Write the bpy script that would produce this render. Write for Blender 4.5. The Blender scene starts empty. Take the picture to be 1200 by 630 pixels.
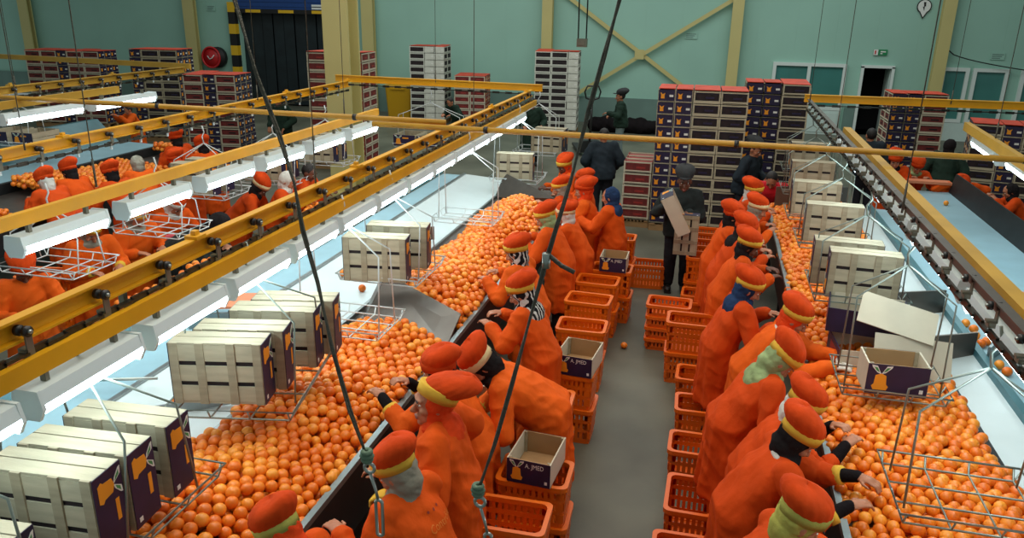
import bpy, bmesh, math, random
import numpy as np
from mathutils import Vector, Matrix, noise
random.seed(7); rng = np.random.default_rng(7)
SC = bpy.context.scene
COL = SC.collection
PI = math.pi
LAMP_E = 12.0

# ------------------------------------------------------------------ helpers
def lin(c):
    return tuple((x/12.92 if x <= .04045 else ((x+.055)/1.055)**2.4) for x in [v/255 for v in c])

def mat(name, rgb, rough=.55, metal=0., var=.0, scale=6., bump=0., bscale=40., spec=.5, emit=0., ecol=None,
        stretch=None, dark=None, trans=0.):
    m = bpy.data.materials.new(name); m.use_nodes = True
    nt = m.node_tree; N = nt.nodes; L = nt.links
    b = N['Principled BSDF']
    c = lin(rgb)
    b.inputs['Base Color'].default_value = (*c, 1)
    b.inputs['Roughness'].default_value = rough
    b.inputs['Metallic'].default_value = metal
    b.inputs['Specular IOR Level'].default_value = spec
    if trans: b.inputs['Transmission Weight'].default_value = trans
    if emit:
        b.inputs['Emission Color'].default_value = (*lin(ecol or rgb), 1)
        b.inputs['Emission Strength'].default_value = emit
    if var or bump:
        tc = N.new('ShaderNodeTexCoord'); mp = N.new('ShaderNodeMapping')
        L.new(tc.outputs['Object'], mp.inputs['Vector'])
        if stretch: mp.inputs['Scale'].default_value = stretch
    if var:
        nz = N.new('ShaderNodeTexNoise'); nz.inputs['Scale'].default_value = scale
        nz.inputs['Detail'].default_value = 5
        L.new(mp.outputs['Vector'], nz.inputs['Vector'])
        rp = N.new('ShaderNodeValToRGB')
        d = lin(dark) if dark else tuple(x*(1-var) for x in c)
        u = tuple(min(1, x*(1+var*.6)) for x in c)
        rp.color_ramp.elements[0].position = .3; rp.color_ramp.elements[0].color = (*d, 1)
        rp.color_ramp.elements[1].position = .7; rp.color_ramp.elements[1].color = (*u, 1)
        L.new(nz.outputs['Fac'], rp.inputs['Fac'])
        L.new(rp.outputs['Color'], b.inputs['Base Color'])
    if bump:
        n2 = N.new('ShaderNodeTexNoise'); n2.inputs['Scale'].default_value = bscale
        n2.inputs['Detail'].default_value = 4
        L.new(mp.outputs['Vector'], n2.inputs['Vector'])
        bp = N.new('ShaderNodeBump'); bp.inputs['Strength'].default_value = bump
        bp.inputs['Distance'].default_value = .02
        L.new(n2.outputs['Fac'], bp.inputs['Height'])
        L.new(bp.outputs['Normal'], b.inputs['Normal'])
    return m

class MB:
    """collects closed shapes; build() links them as ONE mesh object"""
    def __init__(s): s.v = []; s.f = []; s.m = []; s.sm = []
    def add(s, V, F, m=0, sm=False):
        o = len(s.v); s.v.extend([tuple(v) for v in V])
        for f in F: s.f.append(tuple(i+o for i in f)); s.m.append(m); s.sm.append(sm)
    def box(s, c, d, m=0, R=None):
        x, y, z = d[0]/2, d[1]/2, d[2]/2
        V = [Vector(p) for p in ((-x,-y,-z),(x,-y,-z),(x,y,-z),(-x,y,-z),(-x,-y,z),(x,-y,z),(x,y,z),(-x,y,z))]
        if R is not None: V = [R @ v for v in V]
        c = Vector(c)
        s.add([v+c for v in V], [(0,3,2,1),(4,5,6,7),(0,1,5,4),(1,2,6,5),(2,3,7,6),(3,0,4,7)], m)
    def bar(s, a, b, w, h, m=0, up=(0,0,1)):
        a = Vector(a); b = Vector(b); y = (b-a); L = y.length; y.normalize()
        u = Vector(up); x = y.cross(u)
        if x.length < 1e-4: x = y.cross(Vector((1,0,0)))
        x.normalize(); z = x.cross(y)
        R = Matrix((x, y, z)).transposed()
        s.box((a+b)/2, (w, L, h), m, R)
    def tube(s, pts, r, n=8, m=0, closed=False, caps=True, sm=True):
        P = [Vector(p) for p in pts]; k = len(P)
        rr = r if isinstance(r, (list, tuple)) else [r]*k
        T = []
        for i in range(k):
            if closed: t = P[(i+1) % k]-P[i-1]
            else: t = P[min(i+1, k-1)]-P[max(i-1, 0)]
            T.append(t.normalized())
        u = T[0].cross(Vector((0,0,1)))
        if u.length < 1e-3: u = T[0].cross(Vector((1,0,0)))
        u.normalize(); V = []
        for i in range(k):
            u = (u - T[i]*u.dot(T[i]))
            if u.length < 1e-6: u = T[i].orthogonal()
            u.normalize(); w = T[i].cross(u)
            for j in range(n):
                a = 2*PI*j/n
                V.append(P[i]+u*(rr[i]*math.cos(a))+w*(rr[i]*math.sin(a)))
        F = []
        for i in range(k if closed else k-1):
            i2 = (i+1) % k
            for j in range(n):
                F.append((i*n+j, i*n+(j+1) % n, i2*n+(j+1) % n, i2*n+j))
        if not closed and caps:
            F.append(tuple(range(n-1, -1, -1))); F.append(tuple((k-1)*n+j for j in range(n)))
        s.add(V, F, m, sm)
    def loft(s, rings, m=0, sm=True, caps=True):
        n = len(rings[0]); V = [p for r in rings for p in r]; F = []
        for i in range(len(rings)-1):
            for j in range(n):
                F.append((i*n+j, i*n+(j+1) % n, (i+1)*n+(j+1) % n, (i+1)*n+j))
        if caps:
            F.append(tuple(range(n-1, -1, -1))); F.append(tuple((len(rings)-1)*n+j for j in range(n)))
        s.add(V, F, m, sm)
    def capsule(s, a, b, r0, r1, n=10, m=0):
        a = Vector(a); b = Vector(b); t = (b-a); L = t.length
        t = t/L if L > 1e-6 else Vector((0,0,1))
        pts = []; rr = []
        for k in (90, 60, 30, 0):
            q = math.radians(k); pts.append(a - t*(r0*math.sin(q))); rr.append(max(r0*math.cos(q), r0*.02))
        for k in (0, 30, 60, 90):
            q = math.radians(k); pts.append(b + t*(r1*math.sin(q))); rr.append(max(r1*math.cos(q), r1*.02))
        s.tube(pts, rr, n, m)
    def ell(s, c, rad, R=None, nu=12, nv=8, m=0):
        c = Vector(c); rings = []
        for i in range(nv+1):
            p = -PI/2 + PI*i/nv; cz = math.sin(p); cr = max(math.cos(p), .02)
            ring = []
            for j in range(nu):
                a = 2*PI*j/nu
                v = Vector((rad[0]*cr*math.cos(a), rad[1]*cr*math.sin(a), rad[2]*cz))
                if R is not None: v = R @ v
                ring.append(c+v)
            rings.append(ring)
        s.loft(rings, m)
    def prism(s, out, h, M=None, m=0):
        """outline in local xy (ccw) extruded by h along local z, then moved by M"""
        n = len(out); V = [Vector((x, y, 0)) for x, y in out]+[Vector((x, y, h)) for x, y in out]
        if M is not None: V = [M @ v for v in V]
        s.add(V, [tuple(range(n-1, -1, -1)), tuple(range(n, 2*n))]+[(i, (i+1) % n, n+(i+1) % n, n+i) for i in range(n)], m)
    def cyl(s, c, ax, r, h, n=14, m=0):
        c = Vector(c); ax = Vector(ax).normalized()
        s.tube([c-ax*h/2, c+ax*h/2], r, n, m)
    def mesh(s, name, mats):
        me = bpy.data.meshes.new(name); me.from_pydata(s.v, [], s.f); 
        me.polygons.foreach_set('material_index', s.m)
        me.polygons.foreach_set('use_smooth', s.sm)
        for x in (mats if isinstance(mats, (list, tuple)) else [mats]): me.materials.append(x)
        me.update(); return me
    def build(s, name, mats, parent=None, loc=None):
        o = bpy.data.objects.new(name, s.mesh(name, mats)); COL.objects.link(o)
        if parent: o.parent = parent
        if loc is not None: o.location = loc
        return o

def tag(o, label, cat, group=None, kind=None):
    o['label'] = label; o['category'] = cat
    if group: o['group'] = group
    if kind: o['kind'] = kind
    return o
def thing(name, label, cat, loc=(0,0,0), rz=0, group=None):
    o = bpy.data.objects.new(name, None); COL.objects.link(o); o.empty_display_size = .1
    o.location = loc; o.rotation_euler = (0,0,rz)
    return tag(o, label, cat, group)
def struct(name, mb, m, label=None):
    o = mb.build(name, m); o['kind'] = 'structure'
    if label: o['label'] = label
    return o
KIDS = {}
def kids(o):
    return list(o.children)
def dup(root, loc, rz, label, group=None, rot=None, scale=None):
    r = root.copy(); COL.objects.link(r); r.location = loc
    r.rotation_euler = rot if rot else (0,0,rz); r['label'] = label
    if scale: r.scale = scale
    if group: r['group'] = group
    for ch in kids(root):
        c = ch.copy(); COL.objects.link(c); c.parent = r
        for g in kids(ch):
            d = g.copy(); COL.objects.link(d); d.parent = c
    return r
def meshobj(name, me, parent=None, loc=None):
    o = bpy.data.objects.new(name, me); COL.objects.link(o)
    if parent: o.parent = parent
    if loc is not None: o.location = loc
    return o

# ------------------------------------------------------------------ materials
M = {}
def coat_mat(name, rgb):
    m = mat(name, rgb, .8, var=.14, scale=5, bump=.6, bscale=13, spec=.15, stretch=(1,1,.6)); return m
M['coat'] = coat_mat('orange_cotton', (216,82,16))
M['coat2'] = coat_mat('deep_orange_cotton', (204,70,14))
M['coat3'] = coat_mat('bright_orange_cotton', (224,92,20))
M['cap'] = mat('orange_cap_cloth', (206,68,18), .85, var=.18, scale=9, bump=.3, bscale=25, spec=.15)
M['yellow'] = mat('yellow_trim_cloth', (222,176,62), .8, var=.12, bump=.2, spec=.2)
M['cream'] = mat('cream_trim_cloth', (222,200,150), .8, var=.1, bump=.2, spec=.2)
M['scarf_grey'] = mat('grey_scarf_cloth', (146,142,128), .9, var=.25, scale=8, bump=.3, bscale=30, spec=.1)
M['scarf_black'] = mat('black_scarf_cloth', (34,31,32), .9, var=.3, bump=.3, spec=.1)
M['scarf_olive'] = mat('olive_scarf_cloth', (176,174,88), .9, var=.25, scale=8, bump=.3, bscale=30, spec=.1)
M['scarf_green'] = mat('pale_green_scarf_cloth', (150,170,120), .9, var=.25, scale=8, bump=.3, bscale=30, spec=.1)
M['scarf_white'] = mat('white_scarf_cloth', (206,204,196), .9, var=.15, bump=.3, spec=.1)
M['scarf_navy'] = mat('navy_scarf_cloth', (38,58,92), .9, var=.3, bump=.3, spec=.1)
M['scarf_orange'] = mat('orange_scarf_cloth', (226,70,24), .85, var=.2, bump=.3, spec=.15)
def pattern_mat():
    m = mat('black_and_white_scarf_cloth', (30,30,32), .9, spec=.1)
    nt = m.node_tree; N = nt.nodes; L = nt.links
    tc = N.new('ShaderNodeTexCoord'); w = N.new('ShaderNodeTexWave'); w.inputs['Scale'].default_value = 9
    w.inputs['Distortion'].default_value = 6; w.inputs['Detail'].default_value = 2
    L.new(tc.outputs['Object'], w.inputs['Vector'])
    r = N.new('ShaderNodeValToRGB'); r.color_ramp.interpolation = 'CONSTANT'
    r.color_ramp.elements[0].color = (.012,.012,.015,1); r.color_ramp.elements[1].position = .62
    r.color_ramp.elements[1].color = (.55,.55,.52,1)
    L.new(w.outputs['Fac'], r.inputs['Fac']); L.new(r.outputs['Color'], N['Principled BSDF'].inputs['Base Color'])
    return m
M['scarf_pattern'] = pattern_mat()
def skin_mat(name, rgb):
    m = mat(name, rgb, .5, var=.1, scale=14, bump=.08, bscale=60, spec=.35)
    m.node_tree.nodes['Principled BSDF'].inputs['Subsurface Weight'].default_value = .08
    m.node_tree.nodes['Principled BSDF'].inputs['Subsurface Radius'].default_value = (.012,.005,.003)
    return m
M['skin'] = skin_mat('skin_medium', (178,118,88))
M['skin_dark'] = skin_mat('skin_dark', (104,64,48))
M['eye_white'] = mat('eye_white', (225,220,212), .25)
M['eye_dark'] = mat('eye_dark', (28,18,14), .2)
M['brow'] = mat('dark_brow_hair', (40,26,20), .8)
M['lip'] = mat('lip_skin', (150,78,66), .45)
M['black_knit'] = mat('black_knit', (26,22,24), .9, var=.2, bump=.3, spec=.1)
M['white_glove'] = mat('white_glove_cloth', (214,208,196), .85, var=.1, bump=.2)
M['trouser'] = mat('dark_trouser_cloth', (38,38,44), .85, var=.25, bump=.25, spec=.15)
M['jacket_dark'] = mat('dark_work_jacket', (36,42,42), .8, var=.3, bump=.3, bscale=14, spec=.2)
M['jacket_green'] = mat('dark_green_jacket', (34,54,44), .8, var=.3, bump=.3, bscale=14, spec=.2)
M['jacket_navy'] = mat('navy_black_jacket', (36,46,54), .8, var=.3, bump=.3, bscale=14, spec=.2)
M['jacket_red'] = mat('red_jacket', (206,34,46), .75, var=.2, bump=.3, bscale=14, spec=.2)
M['jean'] = mat('pale_grey_jeans', (120,136,136), .85, var=.2, bump=.2)
M['shoe'] = mat('black_shoe', (24,22,22), .5)
M['hair'] = mat('black_hair', (22,17,16), .6, bump=.4, bscale=60)
M['band_yellow'] = M['yellow']

# ------------------------------------------------------------------ people
def fuse(mb, voxel, iters, mats, wr=0., wscale=9., seed=0., fold=0.):
    """union of the closed shapes as one continuous smooth skin"""
    me = mb.mesh('union', mats); o = bpy.data.objects.new('union', me); COL.objects.link(o)
    r = o.modifiers.new('r', 'REMESH'); r.mode = 'VOXEL'; r.voxel_size = voxel; r.use_smooth_shade = True
    if iters:
        k = o.modifiers.new('s', 'SMOOTH'); k.factor = .5; k.iterations = iters
    dg = bpy.context.evaluated_depsgraph_get()
    out = bpy.data.meshes.new_from_object(o.evaluated_get(dg), depsgraph=dg)
    bpy.data.objects.remove(o); bpy.data.meshes.remove(me)
    out.materials.clear()
    for x in (mats if isinstance(mats, (list, tuple)) else [mats]): out.materials.append(x)
    n = len(out.vertices)
    if wr:
        co = np.empty(n*3, np.float32); out.vertices.foreach_get('co', co); co = co.reshape(-1, 3)
        no = np.empty(n*3, np.float32); out.vertices.foreach_get('normal', no); no = no.reshape(-1, 3)
        d = np.empty(n, np.float32)
        for i in range(n):
            x, y, z = co[i]
            a = noise.noise((x*wscale+seed, y*wscale, z*wscale*.3))
            b = noise.noise((x*wscale*.8, y*wscale*1.2+seed, (z+x*.6)*wscale*1.5+5))
            c = noise.noise((x*wscale*2.1+seed, y*wscale*2.1, (z-y*.7)*wscale*1.6))
            q = .6-1.7*abs(a) + .6-1.3*abs(b) + .1-.22*abs(c)
            if fold and z < .86:
                an = math.atan2(y, x); w = min(1., (.86-z)/.45)
                q += w*fold*math.sin(an*8+seed+3*noise.noise((an*.8+seed, z*1.5, 1.)))
            d[i] = q
        co += no*(d*wr)[:, None]
        out.vertices.foreach_set('co', co.ravel())
    out.polygons.foreach_set('use_smooth', [True]*len(out.polygons))
    out.update(); return out

def rot_about(v, ax, a): return Matrix.Rotation(a, 3, ax) @ v

def ik(S, T, l1, l2, pole):
    d = T-S; L = d.length
    mx = (l1+l2)*.985
    if L > mx: T = S+d*(mx/L); d = T-S; L = mx
    n = d.normalized(); a = (l1*l1-l2*l2+L*L)/(2*L); h = math.sqrt(max(l1*l1-a*a, 1e-6))
    p = Vector(pole); p = (p-n*p.dot(n)); p.normalize()
    return S+n*a+p*h, T

def hand(mb, W, d, side, s, curl=.5, fr=.0085):
    """palm with five fingers; side = +1 if the thumb is on local +x; d = pointing direction"""
    d = d.normalized(); x = d.cross(Vector((0,0,1)))
    if x.length < .2: x = Vector((1,0,0))
    x.normalize(); z = x.cross(d).normalized()       # back of the hand faces z
    R = Matrix((x, d, z)).transposed()
    mb.ell(W+d*.048*s, (.041*s, .056*s, .019*s), R, 10, 8)
    mb.capsule(W-d*.03*s, W+d*.03*s, .027*s, .029*s, 8)
    for k, (px, L) in enumerate(((-.030,.062),(-.010,.076),(.011,.080),(.031,.070))):
        px *= side
        b = W+d*.088*s+x*px*s
        spread = x*(px*.9)
        a1 = .25+curl*.5; a2 = a1+.35+curl*.7
        d1 = (d*math.cos(a1)-z*math.sin(a1)+spread).normalized(); d2 = (d*math.cos(a2)-z*math.sin(a2)+spread*.6).normalized()
        m1 = b+d1*L*.55*s
        mb.capsule(b-d*.02*s, m1, fr*1.1, fr, 8); mb.capsule(m1, m1+d2*L*.5*s, fr, fr*.85, 8)
    b = W+d*.03*s+x*side*.034*s
    d1 = (d*.75+x*side*.62-z*.25).normalized(); m1 = b+d1*.038*s
    d2 = (d*.95+x*side*.1-z*.35).normalized()
    mb.capsule(b-x*side*.012, m1, fr*1.45, fr*1.15, 8); mb.capsule(m1, m1+d2*.034*s, fr*1.15, fr*.95, 8)

SHARED = {}
def ring(c, X, Y, rx, ry, n=18, p=2.3):
    out = []
    for j in range(n):
        a = 2*PI*j/n; ca, sa = math.cos(a), math.sin(a)
        out.append(c + X*(rx*math.copysign(abs(ca)**(2/p), ca)) + Y*(ry*math.copysign(abs(sa)**(2/p), sa)))
    return out

def head_frame(lean, nod, turn, hip, s):
    d = Vector((0, math.sin(lean), math.cos(lean)))
    neck = hip+d*.462*s
    a = .65*lean
    hc = neck+Vector((0, math.sin(a), math.cos(a)))*.122*s
    hu = Vector((0, math.sin(nod), math.cos(nod))); hf = Vector((0, math.cos(nod), -math.sin(nod)))
    hf = rot_about(hf, Vector((0,0,1)), turn); hu = rot_about(hu, Vector((0,0,1)), turn)
    return d, neck, hc, hf, hu

def person(label, hx, hy, face, lean=25, nod=30, turn=0, Hp=1.62, hands=((-.16,.5,1.08),(.16,.5,1.08)), coat='coat',
           cap='cap', band='yellow', scarf='scarf_grey', skin='skin', near=False, knit=None, cuff=None, gloves=None,
           long=True, trousers='trouser', slouch=1., curl=.5, hood=False, hair=False, girth=1., collar=None, name='person', cat='person'):
    """(hx, hy): where the head is; face: heading in degrees (0 = +Y, 90 = -X)"""
    s = Hp/1.62; le = math.radians(lean); nd = math.radians(nod); tn = math.radians(turn)
    hip = Vector((0, -.03*math.sin(le)*s, .84*s))
    d, neck, hc, hf, hu = head_frame(le, nd, tn, hip, s)
    rz = math.radians(face)
    Rz = Matrix.Rotation(rz, 3, 'Z')
    off = Rz @ Vector((0, hc.y, 0))
    root = thing(name, label, cat, (hx-off.x, hy-off.y, 0), rz)
    hxv = hf.cross(hu).normalized(); RH = Matrix((hxv, hf, hu)).transposed()
    vox = .0065 if near else .011
    fr = .0085 if near else .0105
    sh = [hip+d*.425*s+Vector((sx*.165*s*girth, 0, 0)) for sx in (-1, 1)]
    l1, l2 = .285*s, .25*s
    arms = []
    for k, sx in enumerate((-1, 1)):
        T = Vector(hands[k]); hd = (T-sh[k]); 
        wrist = T - (Vector((hd.x*.3, hd.y, min(hd.z, -.05))).normalized())*.09*s
        E, Wt = ik(sh[k], wrist, l1, l2, (sx*.55, -.35, -.75))
        arms.append((sh[k], E, Wt))
    # body ------------------------------------------------------------
    b = MB()
    b.ell(hip, (.125*s, .09*s, .1*s)); b.capsule(hip, hip+d*.36*s, .085*s, .085*s)
    b.capsule(sh[0]*.85+sh[1]*.15, sh[1]*.85+sh[0]*.15, .05*s, .05*s)
    b.capsule(hip+d*.4*s, hc-hu*.03*s, .052*s, .05*s)
    for sx in (-1, 1):
        kn = Vector((sx*.095*s, .03*s, .46*s)); an = Vector((sx*.1*s, -.01, .085*s))
        b.capsule(hip+Vector((sx*.085*s, 0, -.03*s)), kn, .075*s, .052*s); b.capsule(kn, an, .05*s, .036*s)
        b.capsule(an-Vector((0,.02,.045)), an+Vector((0,.13*s,-.05)), .032*s, .026*s)
    hs = s*1.08
    b.ell(hc+hu*.022*hs, (.074*hs,.094*hs,.092*hs), RH, 16, 12)
    b.ell(hc+hf*.026*hs-hu*.055*hs, (.056*hs,.062*hs,.062*hs), RH)
    b.ell(hc+hf*.068*hs-hu*.096*hs, (.024*hs,.02*hs,.018*hs), RH)          # chin
    b.capsule(hc+hf*.088*hs+hu*.018*hs, hc+hf*.112*hs-hu*.022*hs, .009*hs, .0145*hs, 8)   # nose
    b.ell(hc+hf*.1*hs-hu*.028*hs, (.019*hs,.012*hs,.01*hs), RH)
    b.ell(hc+hf*.08*hs+hu*.04*hs, (.055*hs,.017*hs,.012*hs), RH)           # brow ridge
    for sx in (-1, 1):
        b.ell(hc+hf*.062*hs-hu*.02*hs+hxv*sx*.042*hs, (.022*hs,.025*hs,.022*hs), RH)
        b.ell(hc+hxv*sx*.076*hs-hu*.005*hs-hf*.005, (.01*hs,.02*hs,.031*hs), RH)
    b.ell(hc+hf*.086*hs-hu*.056*hs, (.023*hs,.012*hs,.007*hs), RH); b.ell(hc+hf*.083*hs-hu*.069*hs, (.02*hs,.012*hs,.008*hs), RH)
    for k, (S, E, Wt) in enumerate(arms):
        b.capsule(S, E, .046*s, .038*s); b.capsule(E, Wt, .037*s, .026*s)
        fd = (Wt-E).normalized(); fd = (fd+Vector((0,0,-.25))).normalized()
        hand(b, Wt, fd, -1 if k else 1, s, curl, fr)
    me = fuse(b, vox, 2, M[skin]); meshobj('body', me, root)
    if near or not hood:
        for sx in (-1, 1):
            e = MB(); ec = hc+hf*.079*hs+hu*.014*hs+hxv*sx*.031*hs
            e.ell(ec, (.0115*hs,.0105*hs,.0062*hs), RH, 10, 8, 0); e.ell(ec+hf*.0065*hs-hu*.001, (.0062*hs,.0058*hs,.0062*hs), RH, 8, 6, 1)
            eo = e.build('eye', [M['eye_white'], M['eye_dark']], root)
            w = MB(); bc = hc+hf*.095*hs+hu*.038*hs+hxv*sx*.033*hs
            w.ell(bc, (.021*hs,.006*hs,.0045*hs), RH, 8, 6); w.build('eyebrow', M['brow'], root)
        l = MB(); l.ell(hc+hf*.0925*hs-hu*.056*hs, (.021*hs,.008*hs,.0055*hs), RH, 10, 6); l.ell(hc+hf*.0905*hs-hu*.068*hs, (.018*hs,.008*hs,.006*hs), RH, 10, 6)
        l.build('lips', M['lip'], root)
    # coat ------------------------------------------------------------
    c = MB(); g = girth
    Y0 = Vector((0,1,0)); X0 = Vector((1,0,0)); Z0 = Vector((0,0,1))
    yd = Vector((0, math.cos(le), -math.sin(le)))
    rings = []
    top = .52*s if False else .47*s
    for t, rx, ry in ((.485,.06,.055),(.455,.095,.07),(.42,.165,.092),(.36,.195,.118),(.26,.2,.135),(.14,.195,.14)):
        rings.append(ring(hip+d*t*s, X0, yd, rx*s*g, ry*s*g*.95))
    ym = (yd+Y0).normalized()
    hb = .62 if long else .12
    rings.append(ring(hip+d*.02*s, X0, ym, .212*s*g, .16*s*g))
    if long:
        for dz, rx, ry in ((-.14,.215,.165),(-.3,.22,.17),(-.45,.228,.178),(-.53,.232,.182)):
            rings.append(ring(hip+Vector((0, .02*s, dz*s)), X0, Y0, rx*s*g, ry*s*g))
    else:
        rings.append(ring(hip+Vector((0,0,-.1*s)), X0, Y0, .205*s*g, .165*s*g))
    rings.reverse(); c.loft(rings)
    c.capsule(sh[0]-d*.01, sh[1]-d*.01, .076*s, .076*s)
    for k, (S, E, Wt) in enumerate(arms):
        q = .5 if knit else .93
        c.capsule(S, E, .079*s, .066*s, 12)
        c.capsule(E, E+(Wt-E)*q, .064*s, .05*s, 12)
    seed = random.uniform(0, 90)
    me = fuse(c, .011 if near else .016, 3, M[coat], .0165*s, 5.8, seed, .9 if long else 0.); co = meshobj('coat' if long else 'jacket', me, root)
    if knit or cuff:
        for k, (S, E, Wt) in enumerate(arms):
            if knit:
                u = MB(); u.capsule(E+(Wt-E)*.45, Wt+(Wt-E)*.02, .045*s, .036*s, 12); u.build('undersleeve', M[knit], root)
                if cuff:
                    u = MB(); p = E+(Wt-E)*.5; u.tube([p, p+(Wt-E).normalized()*.045], .057*s, 12); u.build('cuff', M[cuff], co)
            else:
                u = MB(); p = E+(Wt-E)*.88; t = (Wt-E).normalized(); u.tube([p, p+t*.02, p+t*.055], [.05*s,.054*s,.05*s], 12); u.build('cuff', M[cuff], co)
    if gloves:
        for k, (S, E, Wt) in enumerate(arms):
            u = MB(); fd = ((Wt-E).normalized()+Vector((0,0,-.25))).normalized()
            hand(u, Wt+Vector((0,0,.001)), fd, -1 if k else 1, s*1.12, curl, .0125)
            u.capsule(Wt-(Wt-E).normalized()*.06, Wt+fd*.02, .044*s, .036*s)
            meshobj('glove', fuse(u, .007, 2, M[gloves]), root)
    if collar:
        u = MB(); u.tube([neck-d*.035*s+X0*(.098*s*math.cos(a))+yd*(.078*s*math.sin(a))-d*(.02*s*math.sin(a)) for a in [2*PI*j/20 for j in range(20)]], .021*s, 8, closed=True); u.build('collar', M[collar], co)
    # legs ------------------------------------------------------------
    key = (trousers, round(hip.y, 2), round(s, 3))
    if key not in SHARED:
        t = MB()
        for sx in (-1, 1):
            kn = Vector((sx*.095*s, .03*s, .46*s)); an = Vector((sx*.1*s, -.012, .1*s))
            t.capsule(hip+Vector((sx*.085*s, 0, -.03*s)), kn, .1*s, .08*s); t.capsule(kn, an, .077*s, .066*s)
        t.ell(hip, (.16*s,.12*s,.12*s))
        tr = fuse(t, .018, 3, M[trousers], .008, 9, 3.)
        f = MB()
        for sx in (-1, 1):
            x = sx*.1*s
            f.capsule((x, -.05*s, .048), (x, .13*s, .04), .047*s, .04*s, 12); f.capsule((x, -.02*s, .06), (x, -.015*s, .11), .047*s, .045*s, 12)
            f.box((x, .04*s, .014), (.085*s, .27*s, .028))
        SHARED[key] = (tr, f)
    tr, f = SHARED[key]
    meshobj('trousers', tr, root); f.build('shoes', M['shoe'], root)
    # head wear -------------------------------------------------------
    if scarf:
        k = MB()
        k.ell(hc-hf*.022*hs+hu*.02*hs, (.088*hs,.094*hs,.102*hs), RH, 16, 12)
        k.ell(hc-hf*.015*hs-hu*.06*hs, (.076*hs,.078*hs,.07*hs), RH, 14, 10)
        k.capsule(hc-hu*.09*hs-hf*.01*hs, neck+d*.0, .066*s, .085*s, 14)
        k.ell(neck-d*.01*s, (.12*s,.088*s,.05*s), None, 14, 8)
        if hood:
            k.ell(neck-d*.07*s-yd*.06*s, (.135*s,.08*s,.105*s), Matrix((X0, yd, d)).transposed(), 14, 10)
        meshobj('headscarf', fuse(k, .01, 3, M[scarf], .008, 16, seed+4), root)
    elif hair:
        k = MB(); k.ell(hc-hf*.014*hs+hu*.03*hs, (.079*hs,.092*hs,.094*hs), RH, 16, 12); k.build('hair', M['hair'], root)
    if cap:
        tilt = hu*.93-hf*.34*.6
        cu = (hu-hf*.22*slouch).normalized(); cf = (hf-cu*hf.dot(cu)).normalized(); cx = cf.cross(cu)
        base = hc+hu*.058*hs-hf*.014*hs*slouch
        n = 80; rg = []
        prof = ((-.004,.97),(.016,1.06),(.04,1.17),(.066,1.21),(.092,1.11),(.111,.87),(.123,.54),(.128,.22),(.129,.02))
        for hgt, q in prof:
            r_ = []
            for j in range(n):
                a = 2*PI*j/n
                pl = 1+.032*abs(math.sin(a*9+seed))*max(0., 1-abs(hgt-.05)/.085)-.012 + .014*math.sin(a*3+seed*2)*(hgt/.13)
                back = hgt*.5*slouch
                zz = hgt*(1+.06*math.sin(a*2+seed))*hs*1.02
                r_.append(base+cx*(.094*q*pl*math.cos(a)*hs)+cf*((.108*q*pl*math.sin(a)-back)*hs)+cu*zz)
            rg.append(r_)
        h = MB(); h.loft(rg, 0, True, True); ho = h.build('cap', M[cap], root)
        if band:
            h = MB(); rg = []
            for hgt, q in ((-.026,.99),(-.03,1.03),(.0,1.055),(.026,1.06),(.03,1.0)):
                rg.append([base+cx*(.094*q*math.cos(a)*hs)+cf*(.110*q*math.sin(a)*hs)+cu*((hgt+.006*math.sin(a))*hs) for a in [2*PI*j/n for j in range(n)]])
            h.loft(rg, 0, True, True); h.build('cap_band', M[band], ho)
        if not band:                                             # peak of a work cap
            h = MB(); rg = []
            for q, zz in ((.98,.0),(1.0,.012)):
                rg.append([base+cx*(.086*q*math.cos(a)*hs)+cf*((.1+.075*max(0,math.sin(a)))*q*math.sin(a)*hs)+cu*(zz-.004)*hs for a in [2*PI*j/n for j in range(n)]])
            h.loft(rg, 0, True, True); h.build('cap_peak', M[cap], ho)
    return root, co
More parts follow.
